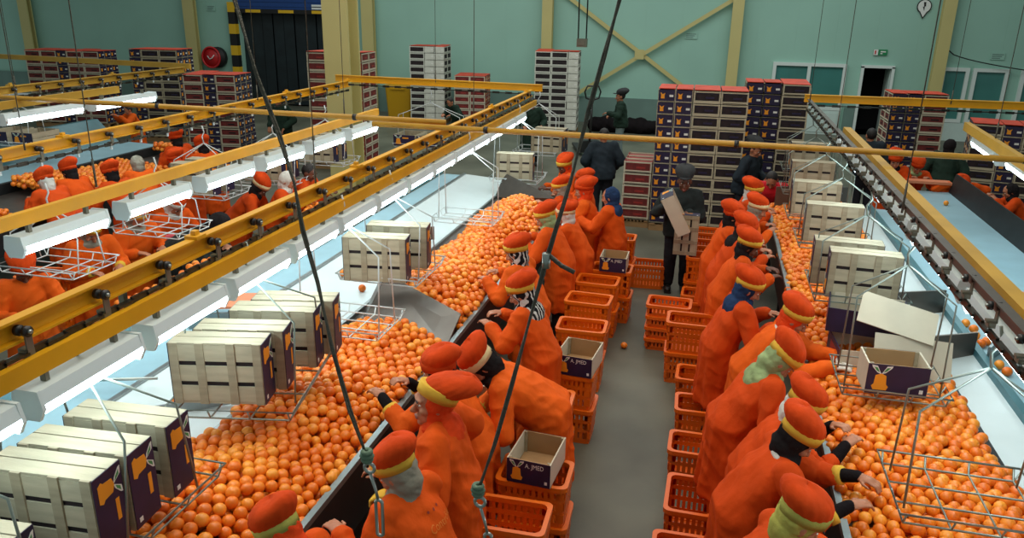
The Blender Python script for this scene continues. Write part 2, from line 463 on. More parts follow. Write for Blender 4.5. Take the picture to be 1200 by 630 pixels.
PEOPLE = [
    ('woman in orange cap low at the corner of the heap, only her hooded head showing', -1.79, 2.77, dict(face=75, lean=30, nod=45, Hp=1.55, near=True, band='scarf_olive', scarf='scarf_orange', hood=True)),
    ('woman seen from behind in orange coat with yellow lettering on the back and grey scarf', -1.42, 3.32, dict(face=70, lean=24, nod=38, turn=15, near=True, scarf='scarf_grey', cuff=None, hands=((-0.3, 0.42, 1.05), (0.25, 0.62, 1.08)), Hp=1.6)),
    ('woman in orange hood and yellow headband, face in profile over the orange heap', -1.42, 3.88, dict(face=100, turn=24, lean=12, nod=0, near=True, scarf='scarf_orange', hood=True, gloves='yellow', girth=1.12, hands=((-0.3, 0.36, 0.98), (0.34, 0.1, 0.86)), Hp=1.7, coat='coat', slouch=2.1)),
    ('woman behind the hooded worker reaching two black sleeves into the orange heap', -1.62, 4.55, dict(face=88, lean=30, nod=20, near=True, knit='black_knit', cuff='yellow', scarf='scarf_black', band='cap', hands=((-0.18, 0.68, 1.17), (0.08, 0.6, 1.17)), coat='coat3', Hp=1.6)),
    ('woman bent far forward over a carton in a broad orange coat with cream headband', -1.42, 4.91, dict(face=112, lean=56, nod=60, near=True, band='cream', scarf='scarf_black', hands=((-0.2, 0.62, 0.78), (0.2, 0.45, 0.72)), girth=1.15, Hp=1.7, cuff='yellow', coat='coat3')),
    ('woman with a black and white patterned scarf hanging down her orange back', -1.41, 6.06, dict(face=84, lean=22, nod=30, near=True, scarf='scarf_pattern', hood=True)),
    ('woman in orange cap with striped neck scarf, next along from the patterned back scarf', -1.72, 7.13, dict(face=80, lean=20, nod=25, near=True, scarf='scarf_pattern', coat='coat3')),
    ('woman in a grey green scarf and yellow banded cap picking midway along the heap', -1.73, 8.56, dict(face=86, lean=24, nod=30, scarf='scarf_green', coat='coat')),
    ('woman with cream headband just behind the grey green scarf worker', -1.59, 9.11, dict(face=82, lean=26, nod=20, Hp=1.52, scarf='scarf_white', band='cream')),
    ('woman in a grey scarf working near the far steel plate', -1.92, 10.45, dict(face=80, Hp=1.53, lean=24, nod=25, scarf='scarf_grey', coat='coat2')),
    ('woman with a rounded orange cap standing upright third from the far end', -1.51, 9.93, dict(face=95, lean=10, nod=15, scarf='scarf_orange', band='cap', coat='coat3')),
    ('woman with a flat wide orange cap almost hidden behind her neighbour', -1.71, 11.07, dict(face=95, Hp=1.5, lean=12, nod=10, scarf='scarf_black', band='cap')),
    ('worker at the far end of the heap, dark face turned under an orange cap', -2.08, 11.61, dict(face=115, lean=22, nod=25, turn=25, scarf='scarf_orange', skin='skin_dark', coat='coat3', hands=((-0.2, 0.5, 1.05), (0.2, 0.5, 1.0)))),
    ('bareheaded woman with navy scarf, last orange coat before the dark clothed man', -1.14, 9.76, dict(face=80, Hp=1.6, lean=8, nod=15, cap=None, scarf='scarf_navy', hood=True, coat='coat')),
    ('woman in olive headscarf and banded orange cap at the bottom of the frame edge table', 0.59, 3.44, dict(face=-80, lean=26, nod=35, near=True, scarf='scarf_olive', band='scarf_olive', coat='coat2', skin='skin')),
    ('woman with white collar stretching a black sleeve over the heap beside the olive scarf worker', 0.65, 4.28, dict(face=-84, lean=31, nod=42, near=True, collar='scarf_white', knit='black_knit', cuff='yellow', scarf='scarf_black', hands=((0.0, 0.72, 1.12), (0.3, 0.6, 1.1)), coat='coat2')),
    ('woman in pleated orange cap half hidden between black sleeved worker and green scarf worker', 0.73, 4.76, dict(face=-88, Hp=1.57, lean=30, nod=40, near=True, knit='black_knit', scarf='scarf_white', hands=((-0.1, 0.55, 1.14), (0.1, 0.6, 1.12)), coat='coat2')),
    ('woman bowed in long orange coat with a pale green scarf spread on her shoulders', 0.62, 5.31, dict(face=-80, lean=32, nod=55, near=True, scarf='scarf_green', hood=True, coat='coat2', hands=((-0.15, 0.4, 0.95), (0.15, 0.45, 0.95)), girth=1.03, Hp=1.66)),
    ('woman in white collar reaching a white glove toward the open carton', 0.8, 6.26, dict(face=-95, lean=34, nod=35, near=True, collar='scarf_white', scarf='scarf_orange', gloves='white_glove', cuff='yellow', coat='coat3', hands=((0.1, 0.72, 1.08), (0.28, 0.68, 1.06)))),
    ('woman with blue and grey shawl down her back beneath a bright cap', 0.45, 6.74, dict(face=-82, lean=22, nod=30, near=True, scarf='scarf_navy', hood=True, coat='coat2')),
    ('woman in dark scarf turned toward the heap next beyond the blue shawl worker', 0.49, 8.07, dict(face=-86, lean=22, nod=28, scarf='scarf_black', skin='skin_dark', coat='coat')),
    ('woman with black shawl over her shoulders and ridged orange cap', 0.48, 8.74, dict(face=-84, lean=24, nod=25, scarf='scarf_black', hood=True, coat='coat2', band='cap')),
    ('woman next to the aisle crates with plain orange cap and long straight back', 0.36, 9.21, dict(face=-88, lean=18, nod=20, scarf='scarf_black', band='cap', coat='coat')),
    ('woman in cream banded cap leaning over the far heap of the crate side table', 0.66, 9.9, dict(face=-86, lean=32, nod=25, scarf='scarf_grey', band='cream', coat='coat3')),
    ('woman in cap with pale ear band, last of the row before the red jacket', 0.64, 10.77, dict(face=-86, lean=26, nod=20, scarf='scarf_white', coat='coat2')),
    ('woman with dark face looking down at the hand tray below the near wire carrier', -5.87, 5.41, dict(face=-125, lean=16, nod=38, near=True, scarf=None, hair=True, band='cap', skin='skin_dark', coat='coat3', hands=((-0.15, 0.42, 0.98), (0.15, 0.42, 0.95)), Hp=1.58)),
    ('woman with grey scarf and yellow cuffs half behind an empty wire carrier', -6.11, 6.51, dict(face=-115, lean=16, nod=35, near=True, scarf='scarf_grey', cuff='yellow', coat='coat3', hands=((-0.15, 0.45, 1.0), (0.15, 0.45, 1.0)))),
    ('woman in loose grey and navy head wrap handling fruit under the second wire carrier', -6.08, 7.16, dict(face=-110, lean=20, nod=35, scarf='scarf_grey', coat='coat3', hood=True, hands=((-0.15, 0.45, 1.0), (0.15, 0.45, 1.0)))),
    ('woman in white banded cap and pink sleeves beside the dark coated worker', -6.12, 7.87, dict(face=-105, lean=30, nod=45, scarf='scarf_white', band='scarf_white', coat='coat', knit='pink', hands=((-0.2, 0.5, 1.0), (0.2, 0.5, 1.0)))),
    ('woman in cream banded cap stooping over the tray past the dark coated worker', -5.85, 9.29, dict(face=-75, lean=42, nod=50, scarf='scarf_black', band='cream', coat='coat2', cuff='yellow', hands=((-0.1, 0.55, 0.98), (0.15, 0.55, 0.98)), skin='skin_dark')),
    ('bareheaded woman with white scarf ends hanging on her orange coat', -5.47, 9.38, dict(face=-80, lean=22, nod=35, cap=None, scarf='scarf_white', coat='coat2')),
    ('bareheaded dark haired worker in orange coat under the pair of navy crates', -5.46, 9.95, dict(face=-85, lean=20, nod=30, cap=None, scarf=None, hair=True, skin='skin_dark', coat='coat2')),
    ('stooped worker in a plain black coat between two orange coats', -5.29, 7.52, dict(face=-78, lean=62, nod=60, Hp=1.8, girth=1.1, cap=None, scarf='scarf_black', coat='jacket_dark', hands=((-0.15, 0.55, 0.9), (0.15, 0.5, 0.85)), hood=True)),
    ('woman with white neck cloth bending to the heap behind the lamp rail', -8.51, 8.45, dict(face=80, lean=30, nod=35, scarf='scarf_white', coat='coat2', band='cap')),
    ('woman with domed cap and black scarf at the heap behind the lamp rail', -8.68, 9.05, dict(face=80, lean=28, nod=30, scarf='scarf_black', coat='coat', band='cap')),
    ('woman with small rounded cap low against the dark table wall', -8.14, 9.22, dict(face=75, lean=35, nod=30, scarf='scarf_black', coat='coat2', band='cap')),
    ('woman with her orange back to the pale frame of a wire carrier', -8.18, 9.82, dict(face=60, lean=30, nod=30, scarf='scarf_grey', coat='coat3', cap=None)),
    ('woman with tilted shiny cap at the far heap before the pallet stacks', -8.94, 11.76, dict(face=70, lean=25, nod=25, scarf='scarf_black', coat='coat2', band='cap')),
    ('woman in cap leaning beside the tilted cap worker near white crates', -8.19, 11.41, dict(face=70, lean=30, nod=25, scarf='scarf_black', coat='coat', band='cap')),
    ('woman turned away with crossed orange straps below the tilted cap worker', -7.75, 10.12, dict(face=75, lean=25, nod=25, scarf='scarf_orange', coat='coat2', band='cap')),
    ('worker with dark hair and orange coat seated low against the pallet stack', -13.25, 15.86, dict(face=150, lean=20, nod=25, cap=None, scarf=None, hair=True, coat='coat3', Hp=1.4)),
    ('woman in wide orange cap behind the dark wall of the empty belt', 3.95, 13.64, dict(face=185, lean=62, nod=40, Hp=1.5, scarf='scarf_black', band='cap', coat='coat')),
    ('dark haired worker in orange coat at the outer side of the empty belt', 4.38, 12.79, dict(face=85, lean=30, nod=30, Hp=1.45, cap=None, scarf='scarf_black', hood=False, coat='coat2')),
    ('worker in orange cap at the far head of the empty belt', 3.39, 14.15, dict(face=185, lean=30, nod=30, Hp=1.5, scarf='scarf_green', band='cap', coat='coat2')),
    ('worker in orange cap and coat beside the red crate pallet', 2.97, 13.83, dict(face=175, lean=22, nod=25, scarf='scarf_black', band='cap', coat='coat2')),
    ('man in dark jacket and cap carrying two empty crates down the aisle', -0.26, 10.43, dict(face=185, lean=4, nod=14, cap='cap_dark', band=None, scarf=None, hair=True, coat='jacket_dark', long=False, Hp=1.74, hands=((-0.05, 0.4, 1.12), (0.22, 0.36, 1.2)), skin='skin_dark', cat='person')),
    ('man in black clothes standing with his back to the white crate stack', -1.8, 13.86, dict(face=15, lean=4, nod=10, cap=None, scarf=None, hair=True, coat='jacket_navy', long=False, Hp=1.74, hands=((-0.25, 0.2, 0.85), (0.25, 0.2, 0.85)))),
    ('man in grey green jacket and pale jeans holding a pallet jack handle by the wall', -2.25, 20.19, dict(face=100, lean=4, nod=10, cap='cap_dark', band=None, scarf=None, hair=True, coat='jacket_green', long=False, trousers='jean', Hp=1.76, hands=((-0.2, 0.42, 1.1), (0.2, 0.3, 1.0)))),
    ('man in dark cap and navy jacket looking down between two tall navy stacks', 0.74, 13.38, dict(face=-120, lean=12, nod=25, cap='cap_dark', band=None, scarf=None, hair=True, coat='jacket_navy', long=False, Hp=1.74, hands=((-0.2, 0.3, 0.95), (0.2, 0.3, 0.95)))),
    ('person in a bright red jacket bending at the head of the crate side table', 0.96, 12.08, dict(face=170, lean=48, nod=50, cap=None, scarf=None, hair=True, coat='jacket_red', long=False, Hp=1.68, hands=((-0.15, 0.5, 0.9), (0.15, 0.5, 0.9)))),
    ('man in dark navy jacket facing away beside the red crate pallet', 2.88, 15.62, dict(face=10, lean=5, nod=10, cap=None, scarf=None, hair=True, coat='jacket_navy', long=False, Hp=1.74, hands=((-0.22, 0.2, 0.85), (0.22, 0.2, 0.85)))),
    ('person in dark green coat standing by the pallet past the empty belt', 4.08, 15.12, dict(face=-20, lean=6, nod=12, cap=None, scarf='scarf_black', coat='jacket_green', Hp=1.68, hands=((-0.22, 0.2, 0.85), (0.22, 0.2, 0.85)))),
    ('man in dark green jacket walking past the wide pillar', -9.65, 16.43, dict(face=170, lean=6, nod=12, cap=None, scarf=None, hair=True, coat='jacket_green', long=False, Hp=1.74, hands=((-0.22, 0.2, 0.85), (0.22, 0.2, 0.85)))),
    ('worker in black green coat crouched beside the red crate pallet', -6.71, 20.03, dict(face=150, lean=35, nod=35, cap=None, scarf=None, hair=True, coat='jacket_green', Hp=1.5, hands=((-0.15, 0.45, 0.85), (0.15, 0.45, 0.85)))),
    ('worker in dark green coat under the bend of the chain rail', -4.14, 18.43, dict(face=200, lean=10, nod=18, cap=None, scarf=None, hair=True, coat='jacket_green', Hp=1.7, hands=((-0.22, 0.3, 0.9), (0.22, 0.3, 0.9)))),
]
M['pink'] = mat('pink_sleeve_cloth', (206,84,96), .85, var=.15, bump=.2)
M['cap_dark'] = mat('dark_cap_cloth', (40,42,44), .85, var=.2, bump=.2)
def build_people():
    for label, hx, hy, kw in PEOPLE:
        kw = dict(kw)
        r, co = person(label, hx, hy, **kw)
        if 'yellow lettering' in label: back_text(r, co)

def back_text(r, co):
    """yellow lettering printed on the coat's back"""
    from mathutils.bvhtree import BVHTree
    me = co.data
    bv = BVHTree.FromPolygons([v.co for v in me.vertices], [tuple(p.vertices) for p in me.polygons])
    for txt, mt, size, x0, z0, nm in (('Contr\u00f4le', M['print_yellow'], .055, -.03, 1.1, 'back_lettering'), ('\u2022 \u2022 \u2022', M['print_brown'], .06, .0, 1.17, 'back_mark')):
        cu = bpy.data.curves.new('t', 'FONT'); cu.body = txt; cu.size = size; cu.resolution_u = 2
        o = bpy.data.objects.new('t', cu); COL.objects.link(o)
        dg = bpy.context.evaluated_depsgraph_get()
        tm = bpy.data.meshes.new_from_object(o.evaluated_get(dg), depsgraph=dg)
        bpy.data.objects.remove(o)
        bm = bmesh.new(); bm.from_mesh(tm); bmesh.ops.subdivide_edges(bm, edges=bm.edges, cuts=1); bm.to_mesh(tm); bm.free()
        for v in tm.vertices:
            # letters run across the back, read from behind
            x = x0 + v.co.x*1.0; z = z0 + v.co.y + .0*v.co.x
            hit = bv.ray_cast(Vector((x, -1.0, z)), Vector((0, 1, 0)))
            v.co = (hit[0]+hit[1]*.003) if hit[0] is not None else Vector((x, -.1, z))
        tm.materials.clear(); tm.materials.append(mt)
        meshobj(nm, tm, co)

# ------------------------------------------------------------------ more materials
M['print_yellow'] = mat('yellow_print', (222,120,30), .7)
M['print_brown'] = mat('brown_print', (150,50,30), .7)
M['steel'] = mat('brushed_steel', (150,156,156), .35, 1., var=.12, scale=3, stretch=(1,8,1))
M['steel_dark'] = mat('dark_steel_plate', (112,106,100), .4, .75, var=.2, scale=4)
M['frame_dark'] = mat('dark_painted_frame', (38,42,44), .5, .3, var=.25, scale=5)
M['edge'] = mat('pale_edge_strip', (140,152,152), .4, .6, var=.15)
M['white_plate'] = mat('white_slide_plate', (206,220,222), .32, var=.05, scale=3)
M['belt'] = mat('pale_blue_belt', (148,186,200), .42, var=.1, scale=2.5)
M['teal'] = mat('teal_painted_steel', (62,112,122), .4, .1, var=.2, scale=3)
M['pink_plate'] = mat('salmon_plate', (220,132,92), .4, var=.08)
M['rail'] = mat('yellow_rail_paint', (226,164,14), .42, var=.12, scale=3, spec=.5)
M['rail_dull'] = mat('dull_yellow_rail_paint', (190,150,52), .5, var=.16, scale=3)
M['pipe'] = mat('ochre_pipe_paint', (190,142,44), .38, var=.15, scale=4)
M['chain'] = mat('oily_chain_steel', (74,72,66), .35, .9, var=.3, scale=30)
M['roller'] = mat('black_roller', (30,30,30), .4)
M['bracket'] = mat('grey_bracket', (120,118,104), .45, .5, var=.2)
M['wire_white'] = mat('white_coated_wire', (206,214,214), .4)
M['wire_grey'] = mat('galvanised_wire', (140,150,142), .38, .6)
M['lamp_body'] = mat('white_lamp_body', (218,234,238), .45)
M['lamp_glow'] = mat('lit_tube', (236,252,255), .4, emit=LAMP_E, ecol=(226,250,255))
M['wood'] = mat('pale_crate_wood', (180,170,144), .75, var=.16, scale=4, stretch=(1,6,6), bump=.1, bscale=30)
M['wood2'] = mat('greyish_crate_wood', (160,148,122), .75, var=.2, scale=4, stretch=(1,6,6), bump=.1, bscale=30)
M['board'] = mat('brown_cardboard', (168,132,90), .8, var=.1, scale=5)
M['board_white'] = mat('white_cardboard', (196,186,164), .75, var=.06)
M['navy'] = mat('navy_printed_card', (32,24,58), .5, var=.25, scale=7)
M['card_red'] = mat('red_printed_card', (150,44,40), .55, var=.25, scale=9)
M['print_orange'] = mat('orange_print', (236,150,30), .55)
M['print_white'] = mat('white_print', (222,222,216), .55)
M['print_green'] = mat('green_print', (64,140,76), .55)
M['inside'] = mat('crate_inside_shade', (36,22,26), .8, var=.4, scale=12, dark=(18,12,14))  # dark colour stands in for shade inside the crates
M['plastic'] = mat('orange_plastic', (228,106,14), .36, var=.08, scale=5, spec=.5)
M['plastic2'] = mat('deep_orange_plastic', (220,98,12), .4, var=.1, scale=5, spec=.5)
M['leaf_green'] = mat('stem_green', (92,96,40), .6)
M['rope'] = mat('grey_steel_rope', (92,90,80), .6, .3, var=.3, scale=50, bump=.4, bscale=120)
M['rope_tie'] = mat('green_cord', (108,134,112), .8, var=.2, bump=.4, bscale=80)
M['galv'] = mat('galvanised_steel', (172,180,176), .3, .9)

def orange_mat(name, mass):
    m = bpy.data.materials.new(name); m.use_nodes = True
    nt = m.node_tree; N = nt.nodes; L = nt.links; b = N['Principled BSDF']
    b.inputs['Roughness'].default_value = .36; b.inputs['Specular IOR Level'].default_value = .5
    src = N.new('ShaderNodeNewGeometry').outputs['Random Per Island'] if mass else N.new('ShaderNodeObjectInfo').outputs['Random']
    r = N.new('ShaderNodeValToRGB'); e = r.color_ramp.elements
    e[0].color = (*lin((226,108,18)), 1); e[1].color = (*lin((244,156,46)), 1)
    x = e.new(.5); x.color = (*lin((238,128,26)), 1)
    L.new(src, r.inputs['Fac']); L.new(r.outputs['Color'], b.inputs['Base Color'])
    tc = N.new('ShaderNodeTexCoord'); n = N.new('ShaderNodeTexNoise'); n.inputs['Scale'].default_value = 140 
    L.new(tc.outputs['Object'], n.inputs['Vector'])
    bp = N.new('ShaderNodeBump'); bp.inputs['Strength'].default_value = .12; bp.inputs['Distance'].default_value = .004
    L.new(n.outputs['Fac'], bp.inputs['Height']); L.new(bp.outputs['Normal'], b.inputs['Normal'])
    return m
M['orange'] = orange_mat('orange_peel', False); M['orange_mass'] = orange_mat('orange_peel_mass', True)

# ------------------------------------------------------------------ setting
def wall_mat():
    m = mat('pale_green_panel_wall', (152,196,180), .6, var=.06, scale=.6)
    nt = m.node_tree; N = nt.nodes; L = nt.links; b = N['Principled BSDF']
    tc = N.new('ShaderNodeTexCoord'); sx = N.new('ShaderNodeSeparateXYZ'); L.new(tc.outputs['Object'], sx.inputs[0])
    mu = N.new('ShaderNodeMath'); mu.operation = 'MULTIPLY'; mu.inputs[1].default_value = 1/1.15; L.new(sx.outputs['X'], mu.inputs[0])
    fr = N.new('ShaderNodeMath'); fr.operation = 'FRACT'; L.new(mu.outputs[0], fr.inputs[0])
    lt = N.new('ShaderNodeMath'); lt.operation = 'LESS_THAN'; lt.inputs[1].default_value = .012; L.new(fr.outputs[0], lt.inputs[0])
    bp = N.new('ShaderNodeBump'); bp.inputs['Strength'].default_value = .5; bp.inputs['Distance'].default_value = .02; bp.invert = True
    L.new(lt.outputs[0], bp.inputs['Height']); L.new(bp.outputs['Normal'], b.inputs['Normal'])
    return m
M['wall'] = wall_mat()
def floor_mat():
    m = mat('worn_concrete', (98,99,86), .46, var=.38, scale=.9, bump=.06, bscale=14, spec=.35)
    return m
M['floor'] = floor_mat()
M['skirt'] = mat('grey_green_skirting', (104,132,124), .6, var=.12, scale=1.5)
M['column'] = mat('cream_steel_column', (196,186,124), .5, var=.05, scale=1)
M['frame_w'] = mat('white_door_frame', (214,226,222), .5)
M['glass'] = mat('dim_window_glass', (70,130,124), .12, var=.15, scale=1.2, spec=.6)
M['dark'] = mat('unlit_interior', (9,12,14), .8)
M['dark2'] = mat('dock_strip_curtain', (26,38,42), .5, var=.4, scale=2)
M['blue'] = mat('blue_roller_door', (24,66,130), .5, var=.1)
M['hazard_y'] = mat('hazard_yellow', (226,180,30), .5)
M['hazard_k'] = mat('hazard_black', (20,20,20), .6)
M['red'] = mat('fire_red', (200,36,40), .4, var=.05)
M['green_sign'] = mat('green_sign', (30,130,80), .5)
M['white'] = mat('sign_white', (226,230,226), .5)
M['pallet'] = mat('pallet_wood', (150,118,78), .8, var=.2, scale=5, bump=.15)
M['bin_yellow'] = mat('yellow_bin_plastic', (206,158,24), .45)
M['door_white'] = mat('white_door', (196,216,210), .5, var=.04)
WY = 26.5

def setting():
    b = MB(); b.box((-4, 14, -.1), (44, 30, .2)); struct('floor', b, M['floor'])
    # back wall, with openings for the dock and the dark doorway
    b = MB(); t = .3; y = WY+t/2
    def seg(x0, x1, z0, z1): b.box(((x0+x1)/2, y, (z0+z1)/2), (x1-x0, t, z1-z0))
    dk = (-16.9, -13.1, 0, 4.1); dw = (4.36, 5.16, 0, 2.06)
    seg(-34, dk[0], 0, 9); seg(dk[0], dk[1], dk[3], 9); seg(dk[1], dw[0], 0, 9); seg(dw[0], dw[1], dw[3], 9); seg(dw[1], 18, 0, 9)
    struct('wall_back', b, M['wall'])
    b = MB(); 
    for x0, x1 in ((-34, dk[0]-.3), (dk[1]+.3, 1.55), (3.98, 4.28), (5.26, 6.2)): b.box(((x0+x1)/2, WY-.03, .42), (x1-x0, .06, .84))
    struct('baseboard_back', b, M['skirt'])
    # columns of the frame
    for i, (x, w) in enumerate(((-26.0,.42),(-18.75,.42),(-11.75,.42),(-5.45,.34),(.5,.34),(6.38,.34),(12.4,.34))):
        b = MB(); b.box((x, WY-.14, 4.5), (w, .05, 9)); b.box((x, WY-.33, 4.5), (w, .05, 9)); b.box((x, WY-.235, 4.5), (.04, .2, 9))
        o = struct('trim_%d' % (i+1), b, M['column'])
    # cross bracing
    b = MB(); 
    b.bar((-5.3, WY-.12, 4.3), (.4, WY-.12, .35), .12, .05, up=(0,1,0)); b.bar((-5.3, WY-.17, .35), (.4, WY-.17, 4.0), .12, .05, up=(0,1,0))
    b.box((-2.42, WY-.2, 2.25), (.3, .02, .3))
    struct('trim_8', b, M['column'])
    # dark room behind dock and doorway
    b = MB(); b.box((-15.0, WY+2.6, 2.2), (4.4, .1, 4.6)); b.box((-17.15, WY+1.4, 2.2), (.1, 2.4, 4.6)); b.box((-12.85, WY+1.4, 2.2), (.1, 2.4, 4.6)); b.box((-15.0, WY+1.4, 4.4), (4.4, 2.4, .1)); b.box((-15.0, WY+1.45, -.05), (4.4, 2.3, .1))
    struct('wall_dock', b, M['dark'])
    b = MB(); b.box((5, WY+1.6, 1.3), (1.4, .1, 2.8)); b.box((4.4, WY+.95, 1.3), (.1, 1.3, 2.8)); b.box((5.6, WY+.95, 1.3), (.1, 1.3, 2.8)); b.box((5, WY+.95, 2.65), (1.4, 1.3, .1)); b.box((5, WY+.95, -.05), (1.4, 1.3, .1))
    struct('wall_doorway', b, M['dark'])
    # dock door: blue roller half, strip curtains, hazard posts
    t = thing('dock_door', 'dark loading dock with blue roller shutter and black and yellow edges', 'door', (-15.0, WY, 0)); t['kind'] = 'structure'; t.name = 'door_1'
    b = MB(); b.box((0, -.06, 3.85), (3.9, .16, .9)); [b.box((0, -.15, 3.5+.16*k), (3.9, .02, .03)) for k in range(5)]; b.build('roller_shutter', M['blue'], t)
    b = MB(); b.box((1.3, -.15, 3.5), (.42, .02, .16)); b.build('shutter_sticker', M['white'], t)
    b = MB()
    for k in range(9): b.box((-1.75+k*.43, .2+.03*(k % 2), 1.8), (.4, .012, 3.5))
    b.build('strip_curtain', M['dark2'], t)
    for sx in (-1, 1):
        b = MB(); b.box((sx*2.08, -.1, 1.8), (.28, .2, 3.6), 0)
        for k in range(5): b.box((sx*2.08, -.105, .45+k*.75), (.285, .2, .34), 1)
        b.build('dock_bumper', [M['hazard_k'], M['hazard_y']], t)
    b = MB(); b.box((0, -.14, 3.33), (3.9, .1, .14), 0)
    for k in range(3): b.box((-1.2+k*1.3, -.142, 3.33), (.6, .1, .1), 1)
    b.build('dock_header', [M['hazard_k'], M['hazard_y']], t)
    # glazed office front on the right
    def frame(name, label, x, z0, w, h, panes, cat='window'):
        t = thing(name, label, cat, (x, WY, z0)); t['kind'] = 'structure'
        b = MB(); f = .1
        b.box((0, -.05, h-f/2), (w, .12, f)); b.box((0, -.05, f/2), (w, .12, f))
        n = panes
        for k in range(n+1): b.box((-w/2+f/2+k*(w-f)/n, -.05, h/2), (f, .12, h-2*f))
        b.build('frame', M['frame_w'], t)
        for k in range(n):
            g = MB(); g.box((-w/2+f/2+(k+.5)*(w-f)/n, -.02, h/2), ((w-f)/n-f, .03, h-2*f)); g.build('pane', M['glass'], t)
        return t
    frame('window_1', 'white framed double office window beside the tall navy pallet stack', 2.8, .75, 2.15, 1.4, 2)
    b = MB(); b.box((2.8, WY-.06, .37), (2.15, .12, .74)); [b.box((2.8+dx, WY-.13, .37), (.9, .02, .6)) for dx in (-.53, .53)]
    struct('trim_9', b, M['door_white'])
    frame('window_2', 'narrow teal window just past the wall column', 6.9, .55, .75, 1.6, 1)
    frame('window_3', 'teal window beyond the narrow teal window', 7.85, .55, .95, 1.6, 1)
    frame('window_4', 'dark window at the far end of the office wall', 9.1, .55, .9, 1.6, 1)
    b = MB(); b.box((8.1, WY-.05, .27), (3.3, .1, .54)); struct('trim_10', b, M['door_white'])
    t = thing('door_2', 'open dark doorway in the pale green wall under the exit sign', 'door', (4.76, WY, 0)); t['kind'] = 'structure'
    b = MB(); b.box((-.43, -.04, 1.05), (.08, .14, 2.1)); b.box((.43, -.04, 1.05), (.08, .14, 2.1)); b.box((0, -.04, 2.1), (.94, .14, .08)); b.build('door_frame', M['frame_w'], t)
    b = MB(); b.box((.4, .42, 1.02), (.05, .75, 2.0)); lf = b.build('door_leaf', M['door_white'], t)
    # signs
    t = thing('exit_sign', 'small green and white exit sign above the dark doorway', 'sign', (4.76, WY-.03, 2.52))
    b = MB(); b.box((0, 0, 0), (.62, .04, .24), 0); b.box((-.21, -.022, 0), (.2, .01, .24), 1); b.box((-.23, -.03, .0), (.06, .01, .15), 2)
    b.box((.12, -.024, .03), (.24, .006, .05), 1); b.box((.05, -.024, -.05), (.1, .006, .04), 1)
    b.build('sign_board', [M['green_sign'], M['white'], M['red']], t); t.scale = (.62, 1, .68)
    t = thing('round_sign', 'round white wall sign with a dark figure and pointed lower tip', 'sign', (5.75, WY-.03, 3.85))
    b = MB(); out = [(.2*math.cos(a), .2*math.sin(a)) for a in [math.radians(-60+300/24*k) for k in range(25)]]+[(0,-.35)]
    Mx = Matrix.Rotation(PI/2, 4, 'X'); b.prism(out, .02, Mx, 0); b.prism([(x*.86, y*.86) for x, y in out], .026, Mx, 1)
    b.prism([(-.03,.12),(-.01,-.01),(-.04,-.01),(.01,-.13),(.01,.0),(.04,.0),(.03,.12)], .032, Mx, 0)
    b.build('sign_plate', [M['hazard_k'], M['white']], t)
    for i, (x, z, w, lab) in enumerate(((-.85, 2.86, .5, 'small blue lettered notice high between the wall braces'), (7.95, 2.5, .5, 'small blue lettered notice over the teal window'), (-18.0, 3.4, .45, 'small pale notice high on the wall by the hose reel'))):
        t = thing('wall_notice', lab, 'sign', (x, WY-.02, z))
        b = MB(); b.box((0, 0, 0), (w, .02, .26), 0)
        for k in range(3): b.box((-.03*k, -.012, .07-.07*k), (w*(.8-.1*k), .006, .03), 1)
        b.build('notice_board', [M['wall'], M['skirt']], t); t.scale = (.75, 1, .75)
    # hose reel
    t = thing('hose_reel', 'round red fire hose reel on the wall beside the dock', 'fire hose reel', (-18.0, WY-.3, 1.68))
    b = MB(); b.cyl((0, .12, 0), (0,1,0), .36, .24, 28); b.tube([(.36*math.cos(a), -.02, .36*math.sin(a)) for a in [2*PI*k/28 for k in range(28)]], .035, 8, closed=True); b.cyl((0,-.02,0), (0,1,0), .07, .06)
    b.build('reel_drum', M['red'], t)
    b = MB(); b.tube([(-.14,-.03,.05),(-.05,-.04,-.06),(.04,-.04,-.03),(.14,-.03,.09)], .02, 8); b.build('reel_mark', M['white'], t)
    b = MB(); b.cyl((.16, .12, 0), (0,1,0), .37, .2, 28); b.build('hose_coil', M['hazard_k'], t)
    # wide pillar in the hall
    b = MB(); b.box((-7.05, 14.25, 4), (.52, .05, 8)); b.box((-7.05, 14.7, 4), (.52, .05, 8)); b.box((-7.05, 14.47, 4), (.06, .42, 8))
    b.box((-7.05, 14.25, .04), (.7, .5, .08))
    o = struct('trim_11', b, M['column']); o['label'] = 'wide cream steel pillar standing in the hall'
    # dangling cable on the office wall
    pts = [(6.5+.22*k, WY-.22, 2.7-.16*math.sqrt(k*1.2)-.0*k) for k in range(11)]
    b = MB(); b.tube(pts, .018, 6); tag(b.build('wall_cable', M['hazard_k']), 'thin dark cable drooping along the office wall', 'cable')

# ------------------------------------------------------------------ conveyors
def table(name, label, xs, y0, y1, legs, plates=()):
    """xs: list of (x0, x1, z0, z1, part, material) strips across the table"""
    t = thing(name, label, 'conveyor', (0, (y0+y1)/2, 0)); h = (y1-y0)
    for x0, x1, z0, z1, part, m, th in xs:
        b = MB(); a = Vector((x0, 0, z0)); c = Vector((x1, 0, z1)); d = c-a; n = Vector((-d.z, 0, d.x)).normalized()*th
        if n.z < 0 and abs(d.x) > .02: n = -n
        q = [a, c, c-n, a-n]
        V = [p+Vector((0,-h/2,0)) for p in q]+[p+Vector((0,h/2,0)) for p in q]
        F = [(0,1,2,3),(7,6,5,4),(0,4,5,1),(1,5,6,2),(2,6,7,3),(3,7,4,0)]
        b.add(V, F); b.build(part, M[m], t)
    for x in legs:
        k = int(h/2.2)+1
        for i in range(k):
            b = MB(); yy = -h/2+.3+i*(h-.6)/max(1, k-1); b.box((x, yy, .43), (.07, .07, .86)); b.box((x, yy, .01), (.14, .14, .02)); b.build('leg', M['frame_dark'], t)
    return t

